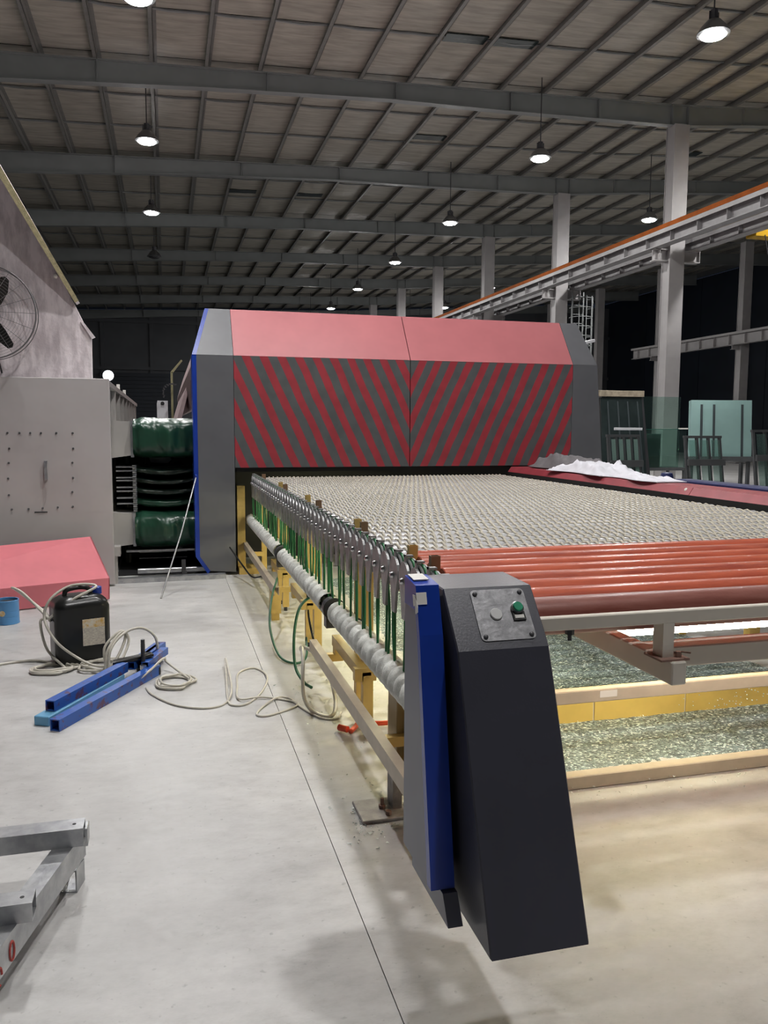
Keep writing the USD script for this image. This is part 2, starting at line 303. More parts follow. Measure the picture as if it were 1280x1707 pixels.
ceiling = thing('ceiling', 'grey steel framed roof lined with pale insulation panels', 'ceiling', kind='structure')
for i, y in enumerate(RY):
    X = np.arange(-14, 31.01, 1.0); X = np.sort(np.r_[X, 12.55])
    top = [(x, zt(x)) for x in X]; bot = [(x, zt(x)-depth(x)) for x in X]
    web = prism_y(top + bot[::-1], y-0.006, y+0.006)
    fl = []
    for a, b in zip(range(len(X)-1), range(1, len(X))):
        for q, s in ((bot, 1), (top, -1)):
            (xa, za), (xb, zb_) = q[a], q[b]
            fl.append(hull([(xa, y+d, za+h) for d in (-0.1, 0.1) for h in (0, 0.016*s)] + [(xb, y+d, zb_+h) for d in (-0.1, 0.1) for h in (0, 0.016*s)]))
    st = [box(x-0.006, x+0.006, y-0.1, y+0.1, zt(x)-depth(x)+0.01, zt(x)-0.01) for x in (-8, -1.2, 2.3, 5.2, 8.0, 10.3, 12.32, 12.78, 14.4, 17.5, 21, 24.5)]
    part(ceiling, 'rafter', cat(web, fl, st), 'rafter')
PX = [12.25 - 1.12*k for k in range(24)][::-1] + [12.95 + 1.18*k for k in range(16)]
def purlin_mesh(x, y0, y1):
    z = zt(x); h = 0.17
    return cat(box(x-0.004, x+0.004, y0, y1, z, z+h), box(x-0.004, x+0.075, y0, y1, z+h-0.006, z+h), box(x-0.075, x+0.004, y0, y1, z, z+0.006), box(x-0.075, x-0.070, y0, y1, z+0.006, z+0.03))
for x in PX: part(ceiling, 'purlin', purlin_mesh(x, 6.5, YB), 'purlin')
SEG = 3
for i, y in enumerate(RY[:-1]):
    for s in range(1, SEG):
        yy = y + BAY*s/SEG
        segs = []
        for a, b in zip(PX[:-1], PX[1:]):
            za, zb_ = zt(a)+0.155, zt(b)+0.155
            sag = 0.012 + 0.02*random.random()
            xs_ = np.linspace(a+0.01, b-0.01, 5); zs = np.linspace(za, zb_, 5) - sag*np.sin(np.linspace(0, PI, 5))
            segs.append(tube(np.c_[xs_, yy+RNG.normal(0, 0.012, 5), zs], 0.026, 5))
        part(ceiling, 'seam_batten', cat(segs), 'rafter')
def roof_cell(a, b, y0, y1, sag):
    za, zb_ = zt(a)+0.172, zt(b)+0.172
    return sheet(lambda u, v: (a+(b-a)*u, y0+(y1-y0)*v, za+(zb_-za)*u - sag*np.sin(PI*u)**0.7*np.sin(PI*v)**0.5 if True else 0), 5, 6, -0.02)
far = []
for i, y in enumerate(RY[:-1]):
    lo, hi = ((-4.5, 13.5), (-5.5, 19.5), (-6.5, 23.5))[i] if i < 3 else (99, 99)
    for a, b in zip(PX[:-1], PX[1:]):
        for s in range(SEG):
            y0, y1 = y + BAY*s/SEG + 0.012, y + BAY*(s+1)/SEG - 0.012
            c = roof_cell(a+0.006, b-0.006, y0, y1, 0.012+0.03*random.random())
            if lo <= a and b <= hi: part(ceiling, 'insulation_panel', c, 'ceiling_foil', smooth=True)
            else: far.append(c)
part(ceiling, 'insulation_lining', cat(far), 'ceiling_foil', smooth=True, kind='stuff')
part(ceiling, 'roof_sheet', cat([hull([(a, yy, zt(a)+h) for yy in (-9, YB+1.2) for h in (0.21, 0.25)] + [(b, yy, zt(b)+h) for yy in (-9, YB+1.2) for h in (0.21, 0.25)]) for a, b in ((-16, 12.55), (12.6, 33))]), 'purlin')
part(ceiling, 'near_lining', cat([hull([(a, yy, zt(a)+h) for yy in (-8.9, 12.2) for h in (0.18, 0.205)] + [(b, yy, zt(b)+h) for yy in (-8.9, 12.2) for h in (0.18, 0.205)]) for a, b in ((-15.9, 12.55), (12.6, 32.5))]), 'ceiling_foil')
for x, y in ((-1.35, 15.15), (-0.2, 15.15), (5.55, 16.3), (6.65, 16.3), (6.65, 22.0), (14.9, 22.2), (2.1, 28.0), (4.35, 28.1)):
    z = zt(x)+0.125
    part(ceiling, 'skylight', hull([(x+0.10, y+d, z+h) for d in (0, 0.34) for h in (0, 0.015)] + [(x+1.0, y+d, z+0.035+h) for d in (0, 0.34) for h in (0, 0.015)]), 'smoke_glass')

wb = thing('wall_back', 'dark grey end wall of sheet metal panels', 'wall', loc=(0, YB+0.2, 0), kind='structure')
for i in range(16):
    x0 = -16 + 3.05*i
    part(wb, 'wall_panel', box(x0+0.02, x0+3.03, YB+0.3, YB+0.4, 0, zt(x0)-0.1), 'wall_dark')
for i in range(16):
    x0 = -16 + 3.05*i
    part(wb, 'post', box(x0-0.12, x0+0.12, YB+0.18, YB+0.3, 0, zt(x0)-0.1), 'wall_dark')
for z in (2.6, 5.2, 8.2): part(wb, 'girt', box(-16, 32.6, YB+0.1, YB+0.18, z, z+0.2), 'wall_dark')
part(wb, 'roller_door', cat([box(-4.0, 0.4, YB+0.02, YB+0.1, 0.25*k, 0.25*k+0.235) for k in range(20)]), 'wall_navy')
wr = thing('wall_right', 'side wall beyond the far crane aisle, coloured near black for the unlit bay', 'wall', loc=(32.6, 24, 0), kind='structure')
for i in range(11):
    y0 = -9 + 6*i; part(wr, 'wall_panel', box(32.6, 32.7, y0+0.02, y0+5.98, 0, 10.9), 'wall_navy')  # navy colour stands in for the unlit dark beyond the aisle
wl = thing('wall_left', 'dark grey side wall on the far left', 'wall', loc=(-15.9, 24, 0), kind='structure')
for i in range(11):
    y0 = -9 + 6*i; part(wl, 'wall_panel', box(-16, -15.9, y0+0.02, y0+5.98, 0, 8.4), 'wall_dark')

# columns: H sections of the middle row and of the row beyond
def column_parts(t, x, y, h, w=0.42, d=0.36):
    part(t, 'flange', box(x-w/2, x+w/2, y-d/2, y-d/2+0.018, 0.02, h), 'column')
    part(t, 'flange', box(x-w/2, x+w/2, y+d/2-0.018, y+d/2, 0.02, h), 'column')
    part(t, 'web', cat(box(x-w/2+0.02, x-w/2+0.035, y-d/2+0.018, y+d/2-0.018, 0.02, h), box(x+w/2-0.035, x+w/2-0.02, y-d/2+0.018, y+d/2-0.018, 0.02, h)), 'column')
    part(t, 'base_plate', box(x-w/2-0.06, x+w/2+0.06, y-d/2-0.06, y+d/2+0.06, 0, 0.02), 'rafter')
def bracket(t, x, y):
    part(t, 'crane_bracket', cat(box(x-0.60, x-0.21, y-0.1, y+0.1, 5.72, 5.745), box(x-0.60, x-0.21, y-0.1, y+0.1, 5.995, 6.02), box(x-0.60, x-0.21, y-0.01, y+0.01, 5.745, 5.995),
        box(x+0.21, x+0.72, y-0.1, y+0.1, 5.72, 5.745), box(x+0.21, x+0.72, y-0.1, y+0.1, 5.995, 6.02), box(x+0.21, x+0.72, y-0.01, y+0.01, 5.745, 5.995),
        box(x-0.45, x-0.435, y-0.1, y+0.1, 5.745, 5.995), box(x+0.705, x+0.72, y-0.1, y+0.1, 5.745, 5.995)), 'column')
c0 = None; ends = ['nearest grey steel column of the middle row, standing behind the glass racks on the right', 'second grey steel column of the middle row, beside the caged ladder',
    'third grey steel column of the middle row, rising behind the right half of the furnace', 'fourth grey steel column of the middle row, behind the furnace top', 'fifth and far grey steel column seen just right of the furnace seam',
    'sixth far grey steel column of the middle row, deep in the hall', 'last steel column of the middle row, against the end wall']
for k in range(7):
    y = Y0 + BAY*k - (0.25 if k == 6 else 0)
    if c0 is None:
        c0 = thing('steel_column', ends[0], 'column', (12.55, y, 0), 'steel columns of the middle row'); column_parts(c0, 12.55, y, 9.03); bracket(c0, 12.55, y)
    else: dup(c0, (12.55, y, 0), ends[k])
s0 = None
for k, y in enumerate((24.75, 30.95, 37.15, 43.35, 49.55)):
    lb = f'{ORD[k]} slim dark column of the row beyond the crane aisle, counted from the right edge'
    if s0 is None:
        s0 = thing('side_column', lb, 'column', (24.6, y, 0), 'dark columns beyond the crane aisle'); column_parts(s0, 24.6, y, 9.6)
        part(s0, 'corbel', cat(box(24.05, 24.4, y-0.1, y+0.1, 5.0, 5.02), box(24.05, 24.4, y-0.1, y+0.1, 5.18, 5.2), box(24.05, 24.4, y-0.01, y+0.01, 5.02, 5.18)), 'column')
    else: dup(s0, (24.6, y, 0), lb)

def runway(x, y0, y1, label, zb=6.02, h=0.36, strip=True, mat='crane_white'):
    t = thing('crane_runway_beam', label, 'crane beam', (x, y0, zb))
    part(t, 'bottom_flange', box(x-0.13, x+0.13, y0, y1, zb, zb+0.02), mat)
    part(t, 'web', box(x-0.007, x+0.007, y0, y1, zb+0.02, zb+h-0.03), mat)
    part(t, 'top_flange', box(x-0.15, x+0.15, y0, y1, zb+h-0.03, zb+h), mat)
    part(t, 'edge_strip', box(x-0.165, x-0.15, y0, y1, zb+h-0.10, zb+h), 'column' if strip else mat)
    n = int((y1-y0)/1.03)
    for k in range(min(n, 28)):
        yy = y0 + 0.5 + 1.03*k; part(t, 'stiffener', box(x-0.12, x+0.12, yy-0.006, yy+0.006, zb+0.02, zb+h-0.03), mat)
    if strip:
        part(t, 'orange_conductor_bar', box(x-0.17, x-0.10, y0, y1, zb+h+0.002, zb+h+0.105), 'crane_orange', label='orange conductor bar along the top')
        part(t, 'rail', box(x-0.04, x+0.04, y0, y1, zb+h, zb+h+0.10), 'dark_metal')
    return t
runway(12.02, 9.0, 55.2, 'near white crane runway beam with an orange conductor bar along its top')
runway(13.14, 9.0, 55.2, 'second grey crane runway beam, just behind the orange-striped one', strip=False, h=0.30)
runway(24.22, 22.5, 39.0, 'dim far crane runway beam carried by the dark columns on the right', zb=5.2, h=0.55, strip=False, mat='column')
t = thing('overhead_crane', 'yellow overhead crane girder glimpsed at the right edge of the frame', 'crane', (18.4, 16.6, 5.97))
part(t, 'girder', cbox(13.30, 24.0, 16.45, 16.80, 5.97, 6.31), 'crane_yellow'); part(t, 'end_truck', cbox(12.98, 13.30, 15.6, 17.6, 6.33, 6.56), 'crane_yellow')
part(t, 'hanging_cable', cat([tube(spline([(13.5+0.35*k, 16.4, 5.99), (13.65+0.35*k, 16.4, 5.5-0.05*k), (13.83+0.35*k, 16.4, 5.99)]), 0.012, 5) for k in range(8)]), 'dark_metal')
# caged ladder on the second column
yl = Y0+BAY
t = thing('caged_ladder', 'grey caged ladder climbing the second column of the middle row', 'ladder', (13.1, yl-0.28, 0))
for x in (12.92, 13.32): part(t, 'stringer', box(x-0.02, x+0.02, yl-0.22, yl-0.18, 0.0, 5.95), 'rafter')
for k in range(20): part(t, 'rung', cyl((12.92, yl-0.2, 0.3+0.29*k), (13.32, yl-0.2, 0.3+0.29*k), 0.012, 6), 'rafter')
for k in range(12):
    z = 2.4+0.3*k; a = np.linspace(-0.15*PI, 1.15*PI, 16)
    part(t, 'cage_hoop', tube(np.c_[13.12+0.36*np.cos(a+PI), yl-0.42+0.36*np.sin(a+PI), np.full(16, z)], 0.014, 5), 'rafter')
for a in np.linspace(0.1*PI, 0.9*PI, 5): part(t, 'cage_bar', box(13.12+0.375*math.cos(a+PI)-0.012, 13.12+0.375*math.cos(a+PI)+0.012, yl-0.42+0.375*math.sin(a+PI)-0.012, yl-0.42+0.375*math.sin(a+PI)+0.012, 2.4, 5.75), 'rafter')

# high bay lamps
ZL = 7.75
def high_bay(label, x, y, lit=True, group=None):
    t = thing('high_bay_lamp', label, 'ceiling lamp', (x, y, ZL), group)
    part(t, 'reflector', lathe([(0.19, -0.02), (0.255, 0.0), (0.25, 0.02), (0.20, 0.10), (0.11, 0.20), (0.075, 0.22), (0.0, 0.222)], 28, c=(x, y, ZL)), 'lamp_shell', smooth=40)
    part(t, 'heat_sink', cat(cyl((x, y, ZL+0.2), (x, y, ZL+0.36), 0.06, 16), [box(x-0.09, x+0.09, y-0.004, y+0.004, ZL+0.22, ZL+0.34), box(x-0.004, x+0.004, y-0.09, y+0.09, ZL+0.22, ZL+0.34)]), 'dark_metal')
    part(t, 'hanger', cyl((x, y, ZL+0.36), (x, y, zt(x)+0.17), 0.012, 6), 'dark_metal')
    part(t, 'lens', lathe([(0.0, -0.07), (0.10, -0.064), (0.17, -0.045), (0.205, -0.015), (0.0, -0.014)], 28, c=(x, y, ZL)), 'lens' if lit else 'dark_metal', smooth=True, label='glowing white lens' if lit else 'unlit lens')
    return t
lamp0 = None
ROWS = [(8.55, [11.8+6.2*k for k in range(0, 7)], 'middle'), (-0.25, [13.1+6.2*k for k in range(-2, 3)], 'left'), (14.15, [22.2+6.2*k for k in (-3, -2, -1, 0, 2, 3, 4)], 'right'), (2.3, [-3.6, 0.8, 5.4], 'conveyor')]  # conveyor row read from shadows, with unseen lamps added to brighten floor and pedestal
for x, ys, row in ROWS:
    vis = 0; lamp0 = None
    for y in ys:
        seen = (y > 11 and row != 'right') or (row == 'right' and y > 20)
        if seen:
            lb = f'{ORD[vis]} lit high bay lamp in the {row} row, counting down from the top'; vis += 1
        else: lb = f'{ORD[ys.index(y)]} lamp of the {row} row, above the frame'
        if lamp0 is None: lamp0 = high_bay(lb, x, y)
        else: dup(lamp0, (x, y, ZL), lb)

high_bay('unlit dark high bay lamp, lowest of the left hanging row', -0.25, 31.9, lit=False)

# ------------------------------------------------------------------ the roller conveyor
RZ, RR, P0, PITCH, NR, NRED = 0.955, 0.05, 2.13, 0.135, 46, 8
XL, XR = 0.93, 3.56
cv = thing('roller_conveyor', 'long glass loading conveyor of rope-wrapped and copper red rollers before the furnace', 'conveyor', (2.2, 5.2, 0))
th = np.linspace(0, 2*PI*62, 62*9); base_rope = None
for k in range(NR):
    y = P0 + PITCH*k; red = k < NRED
    r = 0.056 if red else 0.043
    m = lathe([(0, XL-0.02), (0.016, XL-0.02), (0.016, XL), (r-0.003, XL), (r, XL+0.003), (r, XR-0.003), (r-0.003, XR), (0.016, XR), (0.016, XR+0.02), (0, XR+0.02)], 28 if k < 14 else 16)
    V = m.vertices; m = fixed(trimesh.Trimesh(np.c_[V[:, 2], V[:, 0]+y, V[:, 1]+RZ], m.faces, process=False))
    ro = part(cv, 'roller', m, ('copper_dusty' if k == 0 else ('copper_dark', 'copper_rubber', 'copper_rubber')[k % 3]) if red else 'roller_grey', smooth=40, label='copper red rubber roller' if red else None)
    if not red:
        ph = random.random()*1.2
        P = np.c_[XL+0.02+(XR-XL-0.04)*th/th[-1], y+(r+0.004)*np.cos(th+ph), RZ+(r+0.004)*np.sin(th+ph)]
        part(ro, 'rope_winding', tube(P, 0.0068, 5), 'rope', smooth=True, label='pale rope wound round the roller')
    # cast pulley with hub bolt and lever on the roller's left end
    pm = lathe([(0.012, -0.014), (0.05, -0.012), (0.068, -0.016), (0.072, -0.013), (0.066, 0.0), (0.072, 0.013), (0.068, 0.016), (0.05, 0.012), (0.012, 0.014)], 24, 'x', (0.855, y, RZ))
    part(ro, 'pulley', cat(pm, cyl((0.842, y, RZ), (0.93, y, RZ), 0.018, 12)), 'cast_iron', smooth=35)
    part(ro, 'hub_bolt', lathe([(0.0, -0.010), (0.008, -0.009), (0.013, -0.002), (0.013, 0.004), (0, 0.004)], 10, 'x', (0.822, y, RZ-0.012)), 'bolt', smooth=40)
for k in range(NR):
    y = P0 + PITCH*k
    aa = np.linspace(-0.18*PI, 1.18*PI, 12); hd_ = [(y+0.060*math.cos(t_), RZ+0.060*math.sin(t_)) for t_ in aa]
    lev = prism_x(hd_ + [(y-0.034, RZ-0.075), (y-0.020, RZ-0.155), (y+0.020, RZ-0.155), (y+0.034, RZ-0.075)], 0.827, 0.837)
    part(cv, 'pulley_lever', lev, 'cast_iron')
    part(cv, 'belt_guide', cat(prism_x([(y-0.012, RZ+0.045), (y-0.010, RZ+0.085), (y+0.010, RZ+0.085), (y+0.012, RZ+0.045)], 0.832, 0.838), box(0.832, 0.862, y-0.012, y+0.012, RZ+0.078, RZ+0.085)), 'cast_iron')
SZ, SR = 0.53, 0.05
for k in range(NR):
    if k < 2: continue
    y = P0 + PITCH*k; j = RNG.normal(0, 0.012)
    a = np.linspace(0, PI, 10); b = np.linspace(PI, 2*PI, 8)
    top = np.c_[np.full(10, 0.855), y+0.071*np.cos(a), RZ+0.071*np.sin(a)]
    bot = np.c_[np.full(8, 0.855), y+j+(SR+0.012)*np.cos(b), SZ+(SR+0.012)*np.sin(b)]
    nmid = 7; s = np.linspace(0, 1, nmid+2)[1:-1, None]
    cr = 0.010*RNG.normal()
    d1 = top[-1]*(1-s)+bot[0]*s; d2 = bot[-1]*(1-s)+top[0]*s
    bow = np.sin(PI*s[:, 0]); d1[:, 0] += cr*bow; d2[:, 0] -= cr*bow; d1[:, 1] += 0.006*bow*RNG.normal(); 
    part(cv, 'drive_belt', tube(np.vstack([top, d1, bot, d2]), 0.0055, 6, closed=True), 'belt_green', smooth=True)
def wrapped_shaft(y0, y1):
    n = int((y1-y0)/0.008); ys_ = np.linspace(y0, y1, n); A = np.arange(20)*2*PI/20
    yy, aa = np.meshgrid(ys_, A, indexing='ij')
    ph = np.mod(yy/0.085 + aa/(2*PI), 1.0); r = SR-0.008 + 0.020*np.sin(PI*ph)**0.6
    V = np.stack([0.855+r*np.cos(aa), yy, SZ+r*np.sin(aa)], -1).reshape(-1, 3)
    i = (np.arange(n-1)[:, None]*20+np.arange(20)[None]).ravel(); jn = (np.arange(n-1)[:, None]*20+(np.arange(20)[None]+1) % 20).ravel()
    return cat(trimesh.Trimesh(V, np.vstack([np.c_[i, jn, jn+20], np.c_[i, jn+20, i+20]]), process=False), cyl((0.855, y0-0.06, SZ), (0.855, y1+0.06, SZ), 0.03, 14))
for y0, y1 in ((2.3, 4.12), (4.34, 6.1), (6.3, 8.6)): part(cv, 'drive_shaft', wrapped_shaft(y0, y1), 'shaft_wrap', smooth=50, label='drive shaft wrapped in white cloth')
for y in (4.23, 6.2):
    part(cv, 'shaft_bearing', cat(cyl((0.855, y-0.03, SZ), (0.855, y+0.03, SZ), 0.062, 16), box(0.81, 0.90, y-0.035, y+0.035, SZ-0.1, SZ-0.03), cyl((0.80, y, SZ-0.02), (0.91, y, SZ-0.02), 0.012, 8)), 'dark_metal')
# legs in pairs, their open square tops standing up between the rollers
LEGS = [2.80, 2.985, 3.75, 3.90, 5.10, 5.42, 6.55, 6.82, 8.05]
for k, y in enumerate(LEGS):
    x0, w = 0.90, 0.05
    lg = part(cv, 'leg', cat(box(x0, x0+w, y-w/2, y-w/2+0.004, 0.035, 0.90), box(x0, x0+w, y+w/2-0.004, y+w/2, 0.035, 0.90), box(x0, x0+0.004, y-w/2+0.004, y+w/2-0.004, 0.035, 0.90), box(x0+w-0.004, x0+w, y-w/2+0.004, y+w/2-0.004, 0.035, 0.90),
        box(x0-0.0, x0+w, y-0.06, y+0.06, 0.86, 0.90)), 'yellow_steel')
    yk = P0 + PITCH*(math.floor((y-P0)/PITCH)+0.5)
    part(cv, 'roller_stop', cat(box(0.907, 0.942, yk-0.0145, yk-0.0115, 0.86, 1.045), box(0.907, 0.942, yk+0.0115, yk+0.0145, 0.86, 1.045), box(0.907, 0.910, yk-0.0115, yk+0.0115, 0.86, 1.045), box(0.939, 0.942, yk-0.0115, yk+0.0115, 0.86, 1.045)), 'tab_brown' if k % 2 == 0 else 'yellow_steel')
    part(cv, 'leg', box(3.62, 3.67, y-0.025, y+0.025, 0.0, 0.98), 'yellow_steel')
    part(cv, 'foot_bolt', cyl((x0+0.025, y, 0.0), (x0+0.025, y, 0.036), 0.014, 8), 'dark_metal')
part(cv, 'side_rail', box(0.905, 0.945, 2.15, 8.4, 0.84, 0.86), 'yellow_steel'); part(cv, 'side_rail', box(3.60, 3.64, 2.15, 8.4, 0.84, 0.93), 'yellow_steel')
# low outer guard rails and the yellow brackets that carry them
part(cv, 'guard_rail', cat(box(0.76, 0.80, 2.42, 4.44, 0.305, 0.31), box(0.76, 0.765, 2.42, 4.44, 0.245, 0.305), box(0.795, 0.80, 2.42, 4.44, 0.245, 0.305)), 'cream_steel')
part(cv, 'guard_rail', cat(box(0.76, 0.80, 6.0, 8.8, 0.305, 0.31), box(0.76, 0.765, 6.0, 8.8, 0.245, 0.305), box(0.795, 0.80, 6.0, 8.8, 0.245, 0.305)), 'cream_steel')
for y in (2.985, 4.2, 6.1, 7.9):
    part(cv, 'rail_bracket', cat(box(0.80, 0.90, y-0.02, y+0.02, 0.25, 0.29)), 'yellow_steel')
for y in (3.75, 5.25, 6.35):
    part(cv, 'shaft_support', cat(box(0.80, 0.90, y-0.28, y-0.24, 0.36, 0.42), box(0.835, 0.875, y-0.28, y+0.42, 0.385, 0.40), box(0.835, 0.839, y-0.28, y+0.42, 0.345, 0.385), box(0.84, 0.87, y+0.36, y+0.42, 0.30, 0.385)), 'yellow_steel')
for y in (6.25,): part(cv, 'rail_post', cat(box(0.76, 0.84, y-0.05, y+0.05, 0.06, 0.25), box(0.77, 0.83, y-0.02, y+0.02, 0, 0.06)), 'yellow_steel')
# lower part of the near leg, floor plate and slotted upright beside it
y = 2.98
part(cv, 'leg', cbox(0.862, 0.899, 3.0, 3.13, 0.03, 0.46, 0.003), 'brown_leg')
part(cv, 'foot_plate', cbox(0.69, 0.875, y-0.12, y+0.06, 0.0, 0.014, 0.003), 'foot_steel', label='worn steel foot plate bolted to the floor')
part(cv, 'slotted_upright', cat(box(0.828, 0.834, y-0.05, y+0.03, 0.014, 0.21), box(0.834, 0.865, y-0.05, y-0.043, 0.014, 0.20)), 'foot_steel')
part(cv, 'anchor_bolt', cat(cyl((0.79, y-0.03, 0.014), (0.79, y-0.03, 0.055), 0.007, 8), cyl((0.79, y-0.03, 0.016), (0.79, y-0.03, 0.028), 0.014, 6)), 'rusty'); part(cv, 'anchor_bolt', cyl((0.80, y-0.09, 0.014), (0.80, y-0.09, 0.030), 0.012, 6), 'rusty')
part(cv, 'slot_bolt', cyl((0.818, y-0.03, 0.16), (0.829, y-0.03, 0.16), 0.010, 6), 'dark_metal')
part(cv, 'slot_bolt', cyl((0.85, y-0.06, 0.165), (0.85, y-0.049, 0.165), 0.010, 6), 'dark_metal')
# end frame towards the camera
part(cv, 'end_bar', cbox(0.935, 3.66, 2.035, 2.062, 0.933, 0.972, 0.003), 'white_steel')
part(cv, 'cross_tube', cbox(0.95, 3.62, 2.945, 2.99, 0.365, 0.42, 0.004), 'cream_steel')
part(cv, 'cross_tube', cbox(0.95, 3.62, 2.93, 2.99, 0.0, 0.058, 0.004), 'cream_steel')
part(cv, 'barcode_sticker', box(1.728, 1.808, 2.9435, 2.945, 0.384, 0.412), 'paper')
def lift_beam(x): part(cv, 'lift_beam', cbox(x, x+0.05, 2.0, 7.6, 0.757, 0.827, 0.004), 'white_steel')
lift_beam(1.405); lift_beam(2.62)
for y in (2.165, 3.85, 5.4, 7.0): part(cv, 'lift_crossbeam', cbox(1.455, 2.62, y, y+0.085, 0.756, 0.822, 0.004), 'white_steel'); part(cv, 'lift_crossbeam', cbox(2.67, 3.60, y, y+0.085, 0.756, 0.822, 0.004), 'white_steel')
for y in (3.85, 5.4, 7.0): part(cv, 'lift_crossbeam', cbox(0.95, 1.405, y, y+0.06, 0.752, 0.822, 0.004), 'white_steel')
for x in (1.395, 2.61):
    part(cv, 'post', box(x, x+0.037, 2.035, 2.085, 0.833, 0.935), 'white_steel'); part(cv, 'post_plate', box(x-0.02, x+0.075, 2.01, 2.10, 0.827, 0.833), 'rusty')
    part(cv, 'post_bolt', cat(cyl((x+0.05, 2.03, 0.833), (x+0.05, 2.03, 0.85), 0.009, 6), cyl((x+0.055, 2.025, 0.85), (x+0.07, 2.0, 0.852), 0.003, 5)), 'rusty')
part(cv, 'levelling_bolt', cat(cyl((1.10, 2.05, 0.90), (1.10, 2.05, 0.935), 0.006, 8), cyl((1.10, 2.05, 0.918), (1.10, 2.05, 0.932), 0.013, 6)), 'dark_metal')
for x0, x1 in ((1.0, 1.545), (1.555, 2.087), (2.097, 2.627), (2.637, 3.6)): part(cv, 'tray_plate', box(x0, x1, 3.62, 3.626, 0.0, 0.19), 'yellow_plate')
part(cv, 'tray_backing', box(1.0, 3.6, 3.627, 3.635, 0.0, 0.185), 'white_steel')
# lamps under the rollers
def tube_lamp(x0, x1, y, z, label, batten=False):
    t = thing('tube_lamp', label, 'lamp', ((x0+x1)/2, y, z-0.03), 'glowing tube lamps under the rollers')
    part(t, 'glowing_tube', cyl((x0+0.03, y, z), (x1-0.03, y, z), 0.016, 12) if not batten else cbox(x0+0.03, x1-0.03, y-0.02, y+0.02, z-0.04, z+0.022, 0.008), 'batten' if batten else 'tube'); part(t, 'holder', cat(box(x0, x1, y-0.02, y+0.02, z+0.022, z+0.05), cyl((x0, y, z), (x0+0.03, y, z), 0.018, 10), cyl((x1-0.03, y, z), (x1, y, z), 0.018, 10)), 'white_steel')
tube_lamp(1.47, 2.60, 2.60, 0.782, 'bright white light batten under the red rollers, left one', True)
tube_lamp(2.69, 3.55, 2.60, 0.782, 'bright white light batten under the red rollers near the right frame', True)
tube_lamp(1.6, 2.6, 3.15, 0.70, 'tube lamp glowing under the last red rollers')
for y, wd in ((4.4, 'the nearest rope-wrapped rollers'), (5.9, 'the middle of the rope-wrapped rollers'), (7.4, 'the rope-wrapped rollers by the furnace')):
    tube_lamp(1.1, 2.2, y, 0.70, f'tube lamp glowing under {wd}')
# crushed glass on the floor
def bed(u, v):
    x = 1.42+2.3*u; y = 2.82+5.3*v; p = np.stack([x*3, y*3, 0*x], -1)
    e = np.minimum(np.minimum(u, 1-u)*9, np.minimum(v*7, (1-v)*9)) + 0.5*(meshkit.fbm(p*1.7, 3, 9)-0.6)*(np.minimum(u, v) < 0.12); e = np.clip(e, 0, 1)
    return x, y, -0.004 + e*(0.004+0.012*meshkit.fbm(p, 4, 3)+0.006*meshkit.noise(p*12, 5))
solo('crushed_glass', sheet(bed, 110, 220), 'cullet', 'bed of crushed grey green glass on the floor under the conveyor', 'crushed glass', smooth=True, kind='stuff')
def shards(n, xr, yr, seed, zlo=0.0):
    r = np.random.default_rng(seed); V = []; F = []
    for i in range(n):
        c = np.array([xr[0]+(xr[1]-xr[0])*r.random(), yr[0]+(yr[1]-yr[0])*r.random(), zlo+0.004]); s = 0.0018+0.0038*r.random()**2
        V.append(c + s*r.normal(size=(4, 3))*[1, 1, 0.5]); F.append(np.array([[0, 1, 2], [0, 3, 1], [0, 2, 3], [1, 3, 2]])+4*i)
    return trimesh.Trimesh(np.vstack(V), np.vstack(F), process=False)
solo('loose_glass', cat(shards(6000, (1.3, 3.6), (2.75, 6.5), 1, 0.010), shards(420, (0.55, 1.4), (2.6, 4.8), 2), shards(260, (0.66, 0.95), (2.78, 3.0), 4)), 'shard', 'loose glass crumbs scattered under and beside the conveyor', 'glass crumbs', kind='stuff')
part(cv, 'stuck_crumbs', cat([trimesh.creation.icosphere(0, 0.002+0.003*random.random()).apply_translation((2.55+0.9*random.random()**0.6, 3.618, 0.02+0.16*random.random())) for _ in range(150)]), 'shard', kind='stuff')

# ------------------------------------------------------------------ control pedestal
S = 0.803; CX, CZ = 0.0, 1.5
def sc(x, y, z): return (x*S, y*S, 1.5-(1.5-z)*S)
ped = thing('control_pedestal', 'charcoal slant-topped control box with blue side trim at the conveyor corner', 'control box', sc(0.95, 2.2, 0.08))
x0, x1 = 0.81, 1.104
prof = [(1.892, 0.08), (2.18, 0.85), (2.32, 1.01), (2.53, 1.015), (2.53, 0.08)]
def sprism(poly, a, b): m = prism_x(poly, a, b); V = m.vertices; m.vertices = np.c_[V[:, 0]*S, V[:, 1]*S, 1.5-(1.5-V[:, 2])*S]; return m
def bevel_prism(poly, a, b, c=0.004):
    P = Polygon(poly); Q = P.buffer(-c, join_style=2); p1 = list(P.exterior.coords)[:-1]; q1 = list(Q.exterior.coords)[:-1]
    pts = [(a+c, *p) for p in p1]+[(b-c, *p) for p in p1]+[(a, *p) for p in q1]+[(b, *p) for p in q1]
    m = hull(pts); V = m.vertices; m.vertices = np.c_[V[:, 0]*S, V[:, 1]*S, 1.5-(1.5-V[:, 2])*S]; return m
part(ped, 'housing', bevel_prism(prof, x0, x1), 'charcoal')
sp = [(2.114, 0.165), (2.246, 0.888), (2.29, 1.03), (2.405, 1.042), (2.405, 0.165)]
part(ped, 'side_plate', sprism([(2.150, 0.165), (2.272, 0.885), (2.312, 1.01), (2.405, 1.02), (2.405, 0.165)], 0.716, 0.785), 'slate', label='grey side plate')
